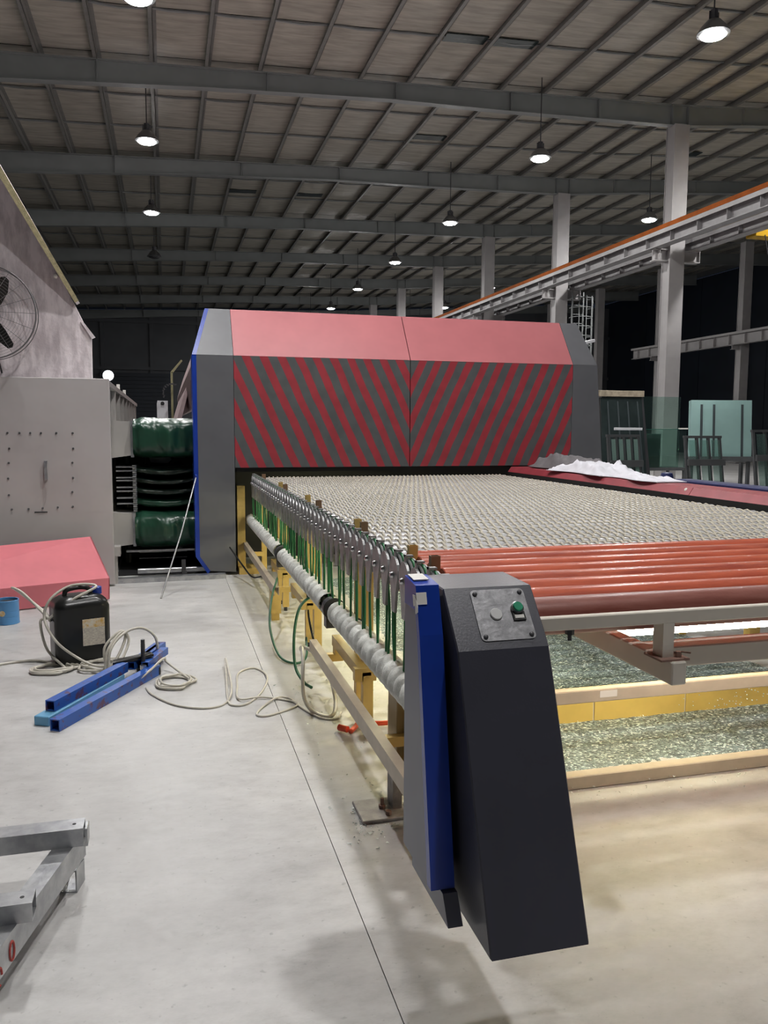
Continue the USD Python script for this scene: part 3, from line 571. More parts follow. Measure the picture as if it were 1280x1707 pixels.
part(ped, 'blue_trim', sprism([(2.114, 0.165), (2.246, 0.888), (2.29, 1.03), (2.405, 1.042), (2.405, 1.021), (2.312, 1.011), (2.272, 0.886), (2.150, 0.165)], 0.714, 0.787), 'blue_paint', label='bright blue front trim')
part(ped, 'blue_reflection', sprism([(2.262, 0.955), (2.30, 1.012), (2.405, 1.022), (2.405, 0.955)], 0.7145, 0.716), 'blue_paint')  # reflection on the side plate, painted as a thin blue piece
part(ped, 'spacer', sprism([(2.20, 0.2), (2.30, 0.86), (2.36, 0.98), (2.50, 0.98), (2.50, 0.2)], 0.785, 0.811), 'charcoal')
part(ped, 'toe_plate', sprism([(2.05, 0.085), (2.10, 0.160), (2.40, 0.163), (2.40, 0.085)], 0.745, 0.79), 'slate')
# the sloping fascia: local frame on it
A = np.array(sc(x0, 2.18, 0.85)); B = np.array(sc(x0, 2.32, 1.01)); U = np.array([1.0, 0, 0]); W = (B-A)/np.linalg.norm(B-A); N = np.cross(U, W)
if N[1] > 0: N = -N
wid, hei = (x1-x0)*S, np.linalg.norm(B-A)
def onface(m, u, w, up=0.0):
    Mx = np.eye(4); Mx[:3, 0] = U; Mx[:3, 1] = W; Mx[:3, 2] = N; Mx[:3, 3] = A + U*u*wid + W*w*hei + N*up
    m = m.copy(); m.apply_transform(Mx); return m
from shapely.geometry import box as sbox
pl = sbox(-0.066, -0.062, 0.066, 0.062).buffer(-0.010).buffer(0.010)
plate = trimesh.creation.extrude_polygon(sbox(-0.071, -0.070, 0.071, 0.070).buffer(-0.012).buffer(0.012), 0.0022, engine='earcut')
UC, WC = 0.585, 0.535
bp = part(ped, 'button_plate', onface(plate, UC, WC), 'plate_alu', label='mottled metal button plate')
for su in (-1, 1):
    for sw in (-1, 1): part(bp, 'screw', onface(moved(lathe([(0, 0), (0.0062, 0), (0.0056, 0.003), (0.003, 0.0042), (0, 0.0042)], 12), (su*0.0595, sw*0.0585, 0.0022)), UC, WC), 'dark_metal', smooth=40)
part(bp, 'blanking_plug', onface(moved(lathe([(0, 0), (0.0155, 0), (0.0155, 0.003), (0.014, 0.0045), (0, 0.0045)], 24), (-0.018, 0.0, 0.0022)), UC, WC), 'plug_grey', smooth=40)
part(bp, 'button_ring', onface(moved(lathe([(0.0125, 0), (0.0165, 0), (0.0162, 0.008), (0.0135, 0.010), (0.0125, 0.010)], 24), (0.040, 0.013, 0.0022)), UC, WC), 'bolt', smooth=40)
part(bp, 'green_button', onface(moved(lathe([(0, 0), (0.013, 0), (0.013, 0.012), (0.0115, 0.014), (0, 0.014)], 24), (0.040, 0.013, 0.0022)), UC, WC), 'button_green', smooth=40)
part(bp, 'button_legend', onface(cat(box(0.024, 0.056, -0.020, 0.003, 0.0022, 0.006)), UC, WC), 'black_plastic')
part(bp, 'legend_strip', onface(box(0.028, 0.052, -0.015, -0.006, 0.006, 0.0066), UC, WC), 'paper')
# scraps of tape on the trim
def trimpt(x, y, z): return np.array(sc(x, y, z))
q = lambda w0, w1, a, b, e: sprism([(2.246*(1-a)+2.29*a-e, 0.888*(1-a)+1.03*a), (2.246*(1-b)+2.29*b-e, 0.888*(1-b)+1.03*b), (2.246*(1-b)+2.29*b, 0.888*(1-b)+1.03*b), (2.246*(1-a)+2.29*a, 0.888*(1-a)+1.03*a)], w0, w1)
part(ped, 'paper_tape', cat(q(0.713, 0.745, 0.62, 0.86, 0.003), sprism([(2.262, 0.955), (2.262, 0.972), (2.285, 1.0), (2.31, 1.0), (2.30, 0.965), (2.285, 0.975), (2.28, 0.945)], 0.711, 0.714)), 'paper', label='scrap of white tape')
part(ped, 'paper_tape', sprism([(2.335, 1.037), (2.40, 1.0435), (2.40, 1.046), (2.335, 1.040)], 0.722, 0.77), 'paper', label='scrap of white tape')

# ------------------------------------------------------------------ the furnace
YF = 8.30
fu = thing('tempering_furnace', 'big furnace hood with red and grey striped front across the conveyor', 'furnace', (2.5, 10, 0))
part(fu, 'striped_panel', box(0.672, 2.506, YF, YF+0.03, 1.095, 2.21), 'stripes_left', label='front panel with red and grey stripes falling to the right')
part(fu, 'striped_panel', box(2.514, 4.40, YF, YF+0.03, 1.095, 2.21), 'stripes_right', label='front panel with red and grey stripes rising to the right')
def slope(xa, xb, xc, xd, mat, name, **k):
    y1, z1 = 8.66, 2.71
    part(fu, name, hull([(xa, YF, 2.212), (xb, YF, 2.212), (xc, y1, z1), (xd, y1, z1), (xa, YF+0.03, 2.212), (xb, YF+0.03, 2.212), (xc, y1+0.03, z1-0.005), (xd, y1+0.03, z1-0.005)]), mat, **k)
slope(0.672, 2.506, 2.506, 0.672, 'red_paint_lit', 'sloped_panel'); slope(2.514, 4.40, 4.40, 2.514, 'red_paint_lit', 'sloped_panel')
slope(0.31, 0.668, 0.668, 0.455, 'grey_paint', 'corner_slope'); slope(4.404, 4.70, 4.62, 4.404, 'grey_paint', 'corner_slope')
part(fu, 'corner_panel', prism_y([(0.31, 0.20), (0.41, 0.05), (0.668, 0.03), (0.668, 2.211), (0.31, 2.211)], YF, YF+0.36), 'grey_paint')
part(fu, 'corner_panel', prism_y([(4.404, 1.085), (4.404, 2.211), (4.70, 2.211), (4.80, 1.085), (4.78, 0.05), (4.60, 0.05), (4.60, 1.085)], YF, YF+0.36), 'grey_paint')
part(fu, 'blue_edge', cat(prism_y([(0.268, 0.200), (0.385, 0.02), (0.41, 0.05), (0.31, 0.20), (0.31, 2.211), (0.268, 2.211)], YF+0.002, YF+0.40),
    hull([(0.268, YF, 2.211), (0.31, YF, 2.211), (0.268, YF+0.4, 2.211), (0.31, YF+0.4, 2.211), (0.415, 8.66, 2.71), (0.455, 8.66, 2.71), (0.415, 8.70, 2.705), (0.455, 8.70, 2.705)])), 'blue_paint', label='blue edge strip')
part(fu, 'upper_hood', prism_y([(0.36, 1.75), (0.30, 2.2), (0.45, 2.68), (4.62, 2.68), (4.75, 2.2), (4.8, 1.6), (4.2, 1.6), (4.2, 2.0), (0.9, 2.0)], 8.68, 21.0), 'hood_pink_sidelit')  # pale pink has the side light painted into its colour
part(fu, 'side_skirt', prism_y([(0.15, 1.55), (0.36, 2.25), (0.40, 2.25), (0.22, 1.55)], 12.5, 20.5), 'hood_pink_sidelit')
part(fu, 'slot_lintel', box(0.68, 4.42, YF+0.05, YF+0.15, 1.05, 1.12), 'black')
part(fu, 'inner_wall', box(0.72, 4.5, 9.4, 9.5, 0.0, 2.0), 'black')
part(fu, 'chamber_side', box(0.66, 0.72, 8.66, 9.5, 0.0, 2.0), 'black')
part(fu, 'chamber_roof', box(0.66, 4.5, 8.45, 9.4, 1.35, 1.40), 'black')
part(fu, 'base_frame', cat(box(0.70, 0.78, 8.45, 8.55, 0.0, 0.9), box(0.70, 0.9, 8.3, 8.6, 0.0, 0.06)), 'yellow_steel')
part(fu, 'side_machinery', cat([box(0.30+0.02*k, 0.52, 9.0+0.25*k, 9.1+0.25*k, 1.5, 2.0+0.02*k) for k in range(6)] + [cyl((0.33, 9.2+0.2*k, 1.72), (0.33, 9.2+0.2*k, 2.05), 0.03, 8) for k in range(5)]), 'rusty')
part(fu, 'warning_plate', cat(box(4.55, 4.60, 8.5, 8.52, 0.95, 1.09)), 'dark_red')
# the air box and quench ducts on the left
cb = thing('air_box', 'large flat grey sheet metal air box with a small handle, left of the furnace', 'machine cabinet', (-1.6, 9, 0))
part(cb, 'front_plate', cbox(-3.2, -0.49, 7.95, 8.02, 0.02, 1.94, 0.005), 'cabinet')
part(cb, 'handle', cat(box(-1.07, -1.045, 7.915, 7.925, 1.02, 1.19), box(-1.07, -1.045, 7.925, 7.95, 1.17, 1.19), box(-1.07, -1.045, 7.925, 7.95, 1.02, 1.04)), 'galvanised')
for px, pz in [(-1.37, 1.44), (-1.27, 1.44), (-1.18, 1.44), (-1.09, 1.44), (-0.96, 1.44), (-0.82, 1.44), (-1.36, 1.30), (-0.82, 1.30), (-1.37, 1.17), (-0.83, 1.17), (-1.38, 1.03), (-0.83, 1.03), (-1.38, 0.88), (-0.84, 0.90), (-1.36, 0.75), (-1.22, 0.75), (-1.1, 0.755), (-0.97, 0.76), (-0.84, 0.765)]:
    part(cb, 'bolt', lathe([(0, 0), (0.011, 0), (0.009, 0.006), (0, 0.007)], 8, 'y', (px, 7.949, pz)) if False else cyl((px, 7.944, pz), (px, 7.951, pz), 0.010, 8), 'lamp_shell')
part(cb, 'slot', box(-1.17, -1.06, 7.946, 7.951, 0.715, 0.725), 'dark_metal')
part(cb, 'side_wall', box(-3.2, -0.55, 8.02, 16.0, 0.0, 1.50), 'duct'); part(cb, 'top_wall', box(-3.2, -0.66, 8.02, 16.0, 1.50, 1.92), 'duct')
part(cb, 'top_rail', box(-0.66, -0.50, 8.02, 16.0, 1.88, 1.93), 'duct')
for k in range(9): part(cb, 'rib', box(-0.66, -0.51, 8.35+0.9*k, 8.42+0.9*k, 1.5, 1.88), 'duct')
for y in (10.8, 12.4): part(cb, 'lug', box(-0.58, -0.54, y, y+0.05, 1.93, 2.03), 'paper')
part(cb, 'foot_block', cat(box(-0.54, -0.44, 8.05, 8.2, 0.27, 0.36), box(-0.53, -0.47, 8.07, 8.15, 0.0, 0.27)), 'duct')
def stub(z0, z1, label):
    part(cb, 'duct_stub', hull([(-0.55, 8.75, z0+0.02), (-0.55, 8.75, z1), (-0.33, 8.72, z0+0.05), (-0.33, 8.72, z1-0.01), (-0.55, 9.5, z0), (-0.55, 9.5, z1), (-0.33, 9.5, z0+0.05), (-0.33, 9.5, z1-0.01)]), 'duct', label=label)
    part(cb, 'clamp_band', cat(hull([(-0.345, 8.70, z0+0.03), (-0.345, 8.70, z1), (-0.315, 8.70, z0+0.03), (-0.315, 8.70, z1), (-0.345, 9.5, z0+0.03), (-0.345, 9.5, z1), (-0.315, 9.5, z0+0.03), (-0.315, 9.5, z1)])), 'galvanised')
stub(1.16, 1.565, 'upper square duct stub'); stub(0.24, 0.62, 'lower square duct stub')
def sleeve(z0, z1, y0, y1, label, seed, mat='tarp', sag=0.03):
    r = np.random.default_rng(seed)
    nu, nv = 48, 56
    def f(u, v):
        a = 2*PI*v; cy, cz = (y0+y1)/2, (z0+z1)/2; hy, hz = (y1-y0)/2, (z1-z0)/2
        sq = lambda c: np.sign(c)*np.abs(c)**0.55
        p = np.stack([u*5+seed, np.cos(a)*1.6, np.sin(a)*1.6], -1)
        w = 1 + 0.13*(meshkit.fbm(p*[1.3, 1, 1], 4, seed)-0.5) + 0.06*np.abs(np.sin(3*np.cos(a)+5*u+seed))*np.exp(-2.2*u) - 0.07*np.exp(-((u-0.04)/0.05)**2) + 0.05*np.sin(PI*u)**0.5
        return -0.32+0.625*u, cy+hy*w*sq(np.cos(a)), cz+hz*w*sq(np.sin(a)) - sag*np.sin(PI*u)
    return solo('fabric_sleeve', sheet(f, nu, nv), mat, label, 'fabric duct', smooth=True, group='fabric sleeves between air box and furnace')
sleeve(1.19, 1.585, 8.62, 9.5, 'dark green fabric air sleeve at the top, the uppermost of the stack', 1, sag=0.0)
sleeve(0.25, 0.62, 8.62, 9.5, 'dark green fabric air sleeve at the bottom of the stack', 2, sag=0.0)
for i, (z0, z1, w) in enumerate(((1.03, 1.10, 'second'), (0.93, 0.99, 'third'), (0.82, 0.89, 'fourth'), (0.69, 0.78, 'fifth'))):
    sleeve(z0, z1, 8.70+0.02*i, 9.45, f'flattened black green sleeve, {w} from the top of the stack', 5+i, 'tarp_dark' if i != 3 else 'tarp', sag=0.035)
    part(cb, 'nozzle_slot', cat(box(-0.50, -0.33, 8.78, 9.4, z0+0.01, z0+0.025), box(-0.50, -0.33, 8.78, 9.4, z1-0.02, z1-0.005)), 'galvanised')
part(cb, 'clamp_chain', cat([cyl((-0.33, 8.70+0.01*(k % 2), 0.64+0.022*k), (-0.30, 8.68, 0.64+0.022*k), 0.011, 6) for k in range(22)]), 'galvanised')
qb = thing('quench_bed', 'black machine bed in shadow behind the fabric sleeves', 'machine bed', (-0.1, 9.9, 0))
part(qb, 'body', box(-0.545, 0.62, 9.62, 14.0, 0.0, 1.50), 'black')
part(qb, 'white_plate', prism_y([(-0.17, 1.10), (-0.19, 1.17), (0.04, 1.18), (0.06, 1.13), (0.02, 1.09)], 9.59, 9.62), 'pale_box')
part(qb, 'pipe', cat(cyl((-0.42, 9.3, 0.0), (-0.42, 9.3, 1.2), 0.035, 10), cyl((-0.24, 9.58, 1.08), (-0.24, 9.58, 1.2), 0.02, 8)), 'dark_metal')
for z in (0.09, 0.155): part(qb, 'rail', box(-0.30, 0.20, 9.05, 9.10, z-0.006, z), 'galvanised')
part(qb, 'rail', cbox(-0.42, 0.34, 8.78, 8.86, 0.195, 0.22, 0.003), 'galvanised')
part(qb, 'floor_shade_sheet', box(-0.50, 0.40, 8.50, 9.61, 0.0, 0.012), 'black'); part(qb, 'sill_beam', cbox(-0.30, 0.40, 8.42, 8.48, 0.03, 0.075, 0.004), 'galvanised')  # black sheet added over the lit floor to paint deep shade
part(qb, 'upright', cat(box(0.13, 0.17, 8.40, 8.42, 0.0, 0.16), box(0.135, 0.18, 8.37, 8.40, 0.0, 0.05), cyl((0.13, 8.80, 0.22), (0.13, 8.80, 0.27), 0.02, 8)), 'dark_metal')
solo('floor_channel', channel((-0.52, 8.12, 0), (0.55, 8.16, 0), 0.10, 0.045, 0.006), 'galvanised', 'grey steel channel lying on the floor in front of the machine bed', 'steel channel')
solo('steel_rod', tube([(-0.07, 7.28, 0.004), (0.12, 7.68, 0.52), (0.275, 8.01, 1.02)], 0.008, 8), 'galvanised', 'thin steel rod leaning from the floor against the blue furnace edge', 'rod', smooth=True)
part(fu, 'rod_rest', box(0.27, 0.29, 8.0, 8.31, 1.02, 1.035), 'blue_paint')
# hood with fan above the air box
hd = thing('sloping_hood', 'rough greyish lilac hood board with a sloping roof edge, on the air box', 'hood', (-1.8, 8.3, 1.94))
part(hd, 'front_board', prism_y([(-3.2, 1.945), (-0.645, 1.945), (-0.640, 2.31), (-0.845, 2.76), (-1.37, 3.72), (-1.62, 4.05), (-3.2, 4.05)], 8.05, 8.13), 'hood_board')
part(hd, 'side_flap', hull([(-0.64, 8.03, 2.315), (-0.612, 8.03, 2.33), (-0.70, 8.03, 2.45), (-0.73, 8.03, 2.46), (-0.64, 8.16, 2.315), (-0.612, 8.16, 2.33), (-0.70, 8.16, 2.45), (-0.73, 8.16, 2.46)]), 'hood_board')
sl = np.array([-0.525, 0.96]); sl = sl/np.linalg.norm(sl)
def roofpt(s, y, n): return (-0.765+sl[0]*s+sl[1]*n, y, 2.62+sl[1]*s-sl[0]*n)
part(hd, 'roof_board', hull([roofpt(0.0, 8.0, 0.0), roofpt(0.0, 8.0, 0.03), roofpt(1.75, 7.35, 0.0), roofpt(1.75, 7.35, 0.05), roofpt(0.0, 8.14, 0.0), roofpt(0.0, 8.14, 0.03), roofpt(1.75, 8.3, 0.0), roofpt(1.75, 8.3, 0.05)]), 'hood_roof')
part(hd, 'foam_edge', hull([roofpt(0.0, 7.99, -0.002), roofpt(0.0, 7.99, 0.035), roofpt(1.75, 7.33, -0.005), roofpt(1.75, 7.33, 0.055), roofpt(0.0, 8.0, -0.002), roofpt(0.0, 8.0, 0.035), roofpt(1.75, 7.35, -0.005), roofpt(1.75, 7.35, 0.055)]), 'foam_edge', label='ragged yellow foam edge')
for s in (0.28, 1.35): part(hd, 'edge_knob', trimesh.creation.icosphere(2, 0.022).apply_translation(roofpt(s, 8.02, -0.03)), 'paper', smooth=True)
# wall fan
fx, fy, fz, fr = -1.47, 7.78, 2.48, 0.40
fan = thing('wall_fan', 'large caged industrial fan with dark blades on the lilac hood', 'fan', (fx, 8.05, fz))
def ring(r, y, tr, n=48): a = np.arange(n)*2*PI/n; return tube(np.c_[fx+r*np.cos(a), np.full(n, y), fz+r*np.sin(a)], tr, 6, closed=True)
part(fan, 'rim', cat(ring(fr, fy, 0.007), ring(fr, fy+0.14, 0.004)), 'fan_wire', smooth=True)
part(fan, 'guard_rings', cat([ring(fr*k/17, fy-0.05*(1-(k/17)**2), 0.0010, 40) for k in range(4, 17)]), 'fan_wire', smooth=True)
part(fan, 'guard_spokes', cat([tube([(fx+0.07*math.cos(a), fy-0.05, fz+0.07*math.sin(a)), (fx+0.25*math.cos(a), fy-0.032, fz+0.25*math.sin(a)), (fx+fr*math.cos(a), fy, fz+fr*math.sin(a))], 0.0020, 5) for a in np.arange(18)*2*PI/18]), 'fan_wire')
part(fan, 'motor', cat(cyl((fx, fy+0.05, fz), (fx, fy+0.22, fz), 0.075, 20), cyl((fx, fy-0.055, fz), (fx, fy-0.045, fz), 0.07, 20)), 'dark_metal', smooth=40)
for k in range(3):
    a0 = (63, -57, 183)[k]*PI/180; pts = []
    prof_b = [(0.05, -0.035), (0.12, -0.07), (0.24, -0.075), (0.335, -0.04), (0.35, 0.0), (0.33, 0.03), (0.2, 0.045), (0.05, 0.035)]
    bl = prism_y(prof_b, 0, 0.006); bl = rot(bl, 0.45, [1, 0, 0]); bl = rot(bl, -a0, [0, 1, 0]); bl.apply_translation([fx, fy+0.04, fz])
    part(fan, 'blade', bl, 'black_plastic')
part(fan, 'mounting_arm', cat(box(fx-0.03, fx+0.03, fy+0.2, 8.05, fz-0.03, fz+0.03), tube([(fx+0.06, fy+0.1, fz-0.38), (fx+0.06, 8.04, fz-0.5)], 0.008, 6)), 'dark_metal')
fl = thing('flood_light', 'small glaring white flood light at the corner of the air box', 'lamp', (-0.60, 8.8, 1.95))
part(fl, 'housing', cat(cyl((-0.55, 8.82, 2.02), (-0.55, 8.88, 2.02), 0.055, 20), box(-0.56, -0.54, 8.83, 8.86, 1.935, 1.97)), 'dark_metal'); part(fl, 'glowing_face', trimesh.creation.icosphere(3, 0.048).apply_translation((-0.55, 8.80, 2.02)), 'flood', smooth=True)
pb = thing('grey_post_box', 'pale grey upright box with a round black hole behind the sleeves', 'machine box', (-0.05, 14.0, 1.5))
part(pb, 'case', prism_y([(-0.125, 1.50), (-0.125, 1.88), (-0.115, 1.93), (0.05, 1.93), (0.05, 1.50)], 13.9, 14.02), 'pale_box'); part(pb, 'hole_cover', cyl((-0.035, 13.89, 1.885), (-0.035, 13.90, 1.885), 0.03, 18), 'black')
part(pb, 'stand', box(-0.10, 0.03, 13.92, 14.0, 1.5, 1.51), 'dark_metal')
bp_ = thing('bent_post', 'dull yellow green post with a bent top by the furnace side', 'post', (0.12, 13.6, 1.5))
part(bp_, 'post', box(0.10, 0.135, 13.6, 13.66, 1.5, 2.38), 'dull_post'); part(bp_, 'bent_arm', hull([(0.10, 13.6, 2.38), (0.135, 13.6, 2.36), (0.29, 13.6, 2.56), (0.27, 13.6, 2.58), (0.10, 13.66, 2.38), (0.135, 13.66, 2.36), (0.29, 13.66, 2.56), (0.27, 13.66, 2.58)]), 'dull_post')
solo('cable_chain', cat([rot(box(-0.022, 0.022, 13.4, 13.44, -0.012, 0.012), a, [0, 1, 0]).apply_translation((0.14-0.13*math.cos(a), 0, 2.02+0.13*math.sin(a))) if False else moved(rot(box(-0.02, 0.02, 0, 0.04, -0.011, 0.011), -a+PI/2, [0, 1, 0]), (0.12-0.14*math.cos(a), 13.4, 2.04+0.14*math.sin(a))) for a in np.linspace(-0.4, 1.9, 9)]), 'dark_metal', 'dark beaded cable chain curling above the pale grey box', 'cable chain')
la = thing('tilted_lamp', 'white tilted lamp head on a post right of the furnace', 'lamp', (5.2, 9.6, 0))
part(la, 'head', rot(cbox(5.00, 5.32, 9.45, 9.75, 2.56, 2.60, 0.006), -0.28, [0, 1, 0], (5.16, 9.6, 2.58)), 'pale_box'); part(la, 'post', box(5.12, 5.15, 9.59, 9.62, 0.0, 2.56), 'column'); part(la, 'arm', box(5.12, 5.24, 9.59, 9.62, 2.50, 2.53), 'column')

# ------------------------------------------------------------------ right edge of the conveyor
rb = thing('red_cover_beam', 'long red sheet metal cover along the right edge of the rollers', 'cover', (3.8, 6.0, 0.9))
for y0, y1 in ((2.0, 5.045), (5.05, 8.25)): part(rb, 'cover', hull([(3.62, y, 1.03) for y in (y0, y1)] + [(3.66, y, 1.085) for y in (y0, y1)] + [(3.90, y, 1.085) for y in (y0, y1)] + [(3.92, y, 1.03) for y in (y0, y1)]), 'dark_red')
part(rb, 'cover_knob', trimesh.creation.icosphere(2, 0.018).apply_translation((3.655, 5.12, 1.06)), 'paper', smooth=True)
for y in (2.9, 4.5, 6.1, 7.7): part(rb, 'support', box(3.72, 3.80, y-0.03, y+0.03, 0.0, 1.03), 'yellow_steel')
part(rb, 'chain_guard', box(3.615, 3.64, 2.0, 8.25, 0.93, 1.028), 'black')
bb = thing('blue_cover_beam', 'dark blue cover beam behind the red one', 'cover', (4.1, 5.5, 0.9))
part(bb, 'cover', cbox(3.98, 4.14, 2.0, 5.75, 1.02, 1.10, 0.01), 'blue_beam'); part(bb, 'cover_end', cbox(3.98, 4.14, 5.8, 8.0, 1.00, 1.08, 0.01), 'blue_beam')
for y in (2.9, 4.5, 6.2, 7.6): part(bb, 'support', box(4.03, 4.09, y-0.03, y+0.03, 0.0, 1.01), 'yellow_steel')
def cloth(xr, yr, z, h, seed, mat, label, ridge=0.0):
    def f(u, v):
        p = np.stack([u*4, v*4, 0*u+seed], -1); x = xr[0]+(xr[1]-xr[0])*u+0.03*np.sin(7*v+seed); y = yr[0]+(yr[1]-yr[0])*v
        e = np.clip(np.minimum(np.minimum(u, 1-u), np.minimum(v, 1-v))*6, 0, 1)
        return x, y, z + e*h*(0.2+1.6*np.abs(2*meshkit.fbm(p*1.6, 3, seed)-1.0)+0.7*meshkit.noise(p, seed)) + e*ridge*np.exp(-((v-0.5)/0.22)**2)
    return solo('cloth', sheet(f, 26, 30, 0.006), mat, label, 'cloth', smooth=True)
cloth((3.65, 3.92), (5.5, 6.35), 1.096, 0.03, 3, 'cloth_white', 'thin white sheet lying flat on the red cover, nearest of the cloths')
cloth((3.64, 4.10), (6.3, 7.3), 1.10, 0.07, 4, 'cloth_white', 'crumpled white cloth heaped on the red cover beside the grey cloth', 0.03)
cloth((3.78, 4.3), (7.2, 8.1), 1.10, 0.08, 6, 'cloth_grey', 'rumpled dark grey cloth at the furnace end of the red cover', 0.06)
bc = thing('blue_pipe_cap', 'small round dark blue cap lying on the blue cover beam', 'cap', (4.05, 5.95, 1.08))
part(bc, 'cap', lathe([(0, 0), (0.05, 0), (0.055, 0.02), (0.045, 0.055), (0.02, 0.062), (0, 0.063)], 18, c=(4.05, 5.95, 1.08)), 'blue_beam', smooth=40); part(bc, 'cap_rim', lathe([(0.05, 0), (0.065, 0.002), (0.065, 0.012), (0.05, 0.014)], 18, c=(4.05, 5.95, 1.08)), 'blue_beam', smooth=40)

# ------------------------------------------------------------------ glass racks on the right
def frame_rack(name, label, x0, x1, y, ztop, bays, group=None, lean=0.22, pane='pane_dark'):
    t = thing(name, label, 'glass rack', ((x0+x1)/2, y, 0), group)
    w = (x1-x0)/bays
    for i in range(bays+1):
        x = x0+w*i
        part(t, 'upright', hull([(x-0.025, y+d, 0.12) for d in (-0.025, 0.025)]+[(x+0.025, y+d, 0.12) for d in (-0.025, 0.025)]+[(x-0.02, y+lean+d, ztop) for d in (-0.02, 0.02)]+[(x+0.02, y+lean+d, ztop) for d in (-0.02, 0.02)]), 'rack_steel')
    part(t, 'top_rail', box(x0-0.03, x1+0.03, y+lean-0.025, y+lean+0.025, ztop, ztop+0.04), 'rack_steel')
    part(t, 'middle_rail', box(x0-0.02, x1+0.02, y+lean*0.5-0.05, y+lean*0.5-0.0, ztop*0.68, ztop*0.68+0.10), 'rack_steel')
    part(t, 'base', cat(box(x0-0.05, x1+0.05, y-0.3, y-0.24, 0.06, 0.12), box(x0-0.05, x1+0.05, y+0.3, y+0.36, 0.06, 0.12), box(x0-0.05, x0, y-0.24, y+0.3, 0.06, 0.12), box(x1, x1+0.05, y-0.24, y+0.3, 0.06, 0.12)), 'rack_steel')
    for sx in (x0, x1):
        for sy in (y-0.25, y+0.31): part(t, 'castor', cyl((sx-0.015, sy, 0.03), (sx+0.015, sy, 0.03), 0.03, 12), 'black_plastic')
    for i in range(bays):
        x = x0+w*i
        part(t, 'glass_pane', hull([(x+0.03, y-0.05, 0.13), (x+w-0.03, y-0.05, 0.13), (x+0.03, y-0.042, 0.13), (x+w-0.03, y-0.042, 0.13)]+[(xx, y+lean-0.05+d, ztop-0.03) for xx in (x+0.03, x+w-0.03) for d in (0, 0.008)]), pane)
    return t
frame_rack('glass_rack', 'low dark framed rack of three glass bays in front of the pale teal glass stack', 8.08, 8.72, 11.2, 1.36, 3)
frame_rack('glass_rack', 'dark framed glass rack cut off by the right edge of the frame', 9.28, 9.95, 11.1, 1.46, 3)
t = frame_rack('glass_rack', 'low rack of narrow vertical glass strips beside the right corner of the furnace', 6.40, 6.90, 10.7, 1.38, 4, pane='pane_pale')
t = thing('tall_glass_rack', 'tall dark glass stack with a wooden beam on top beside the furnace', 'glass stack', (8.75, 14.4, 0))
part(t, 'base', cat(box(8.2, 9.3, 14.0, 14.9, 0.08, 0.18), [box(x, x+0.08, 14.0, 14.9, 0.0, 0.08) for x in (8.25, 9.15)]), 'rack_steel')
for k in range(4): part(t, 'glass_sheet', hull([(8.24, 14.15+0.03*k, 0.18), (9.22, 14.15+0.03*k, 0.18), (8.24, 14.17+0.03*k, 0.18), (9.22, 14.17+0.03*k, 0.18), (8.30, 14.50+0.03*k, 2.12), (9.22, 14.50+0.03*k, 2.14), (8.30, 14.52+0.03*k, 2.12), (9.22, 14.52+0.03*k, 2.14)]), 'smoke_glass')
part(t, 'wooden_beam', cbox(8.26, 9.26, 14.46, 14.58, 2.14, 2.26, 0.006), 'wood'); part(t, 'post', hull([(9.24, 14.2, 0.1), (9.36, 14.2, 0.1), (9.24, 14.3, 0.1), (9.36, 14.3, 0.1), (9.22, 14.55, 2.2), (9.28, 14.55, 2.2), (9.22, 14.65, 2.2), (9.28, 14.65, 2.2)]), 'dark_metal')
for k in range(4): part(t, 'edge_strip', hull([(8.40+0.24*k, 14.12, 0.2), (8.44+0.24*k, 14.12, 0.2), (8.40+0.24*k, 14.13, 0.2), (8.44+0.24*k, 14.13, 0.2), (8.44+0.22*k, 14.48, 2.05), (8.47+0.22*k, 14.48, 2.05), (8.44+0.22*k, 14.49, 2.05), (8.47+0.22*k, 14.49, 2.05)]), 'strap')
part(t, 'cross_bar', cbox(8.35, 8.95, 14.0, 14.05, 1.48, 1.53, 0.004), 'pale_box')
t = thing('clear_glass_trolley', 'trolley with big clear green glass panes in front of the nearest column', 'glass trolley', (10.4, 16.0, 0))
part(t, 'deck', cat(box(9.9, 11.15, 15.6, 16.3, 0.60, 0.66), [box(x, x+0.05, yy, yy+0.05, 0.08, 0.60) for x in (9.92, 11.05) for yy in (15.62, 16.22)]), 'rack_steel')
for x in (9.95, 11.08):
    for yy in (15.65, 16.25): part(t, 'castor', cyl((x-0.02, yy, 0.04), (x+0.02, yy, 0.04), 0.04, 12), 'black_plastic')
part(t, 'glass_pane', box(9.55, 11.14, 15.70, 15.712, 0.66, 1.50), 'pane', label='low clear green pane'); part(t, 'pane_edge', box(9.55, 11.14, 15.698, 15.714, 1.50, 1.508), 'glass_edge')
part(t, 'glass_pane', box(9.78, 11.17, 16.0, 16.012, 0.66, 2.22), 'pane', label='tall clear pane')
part(t, 'glass_block', cat([box(10.25+0.0*k, 10.60, 15.85+0.02*k, 15.862+0.02*k, 0.66, 1.40) for k in range(4)]), 'pane_dark'); part(t, 'clip', cbox(10.95, 11.16, 15.67, 15.74, 1.50, 1.53, 0.004), 'paper')
t = thing('teal_glass_stack', 'thick leaning stack of pale teal glass held by three dark straps', 'glass stack', (14.7, 19.1, 0))
def lean_pt(u, w, n): # u across, w up
    a = np.array([13.73, 19.14, 0.77]); b = np.array([15.32, 18.70, 0.77]); up = np.array([0.16, 0.28, 1.53]); nn = np.array([0.25, 0.95, -0.15]); nn /= np.linalg.norm(nn)
    return a+(b-a)*u+up*w+nn*n
def slab(u0, u1, w0, w1, n0, n1): return hull([lean_pt(u, w, n) for u in (u0, u1) for w in (w0, w1) for n in (n0, n1)])
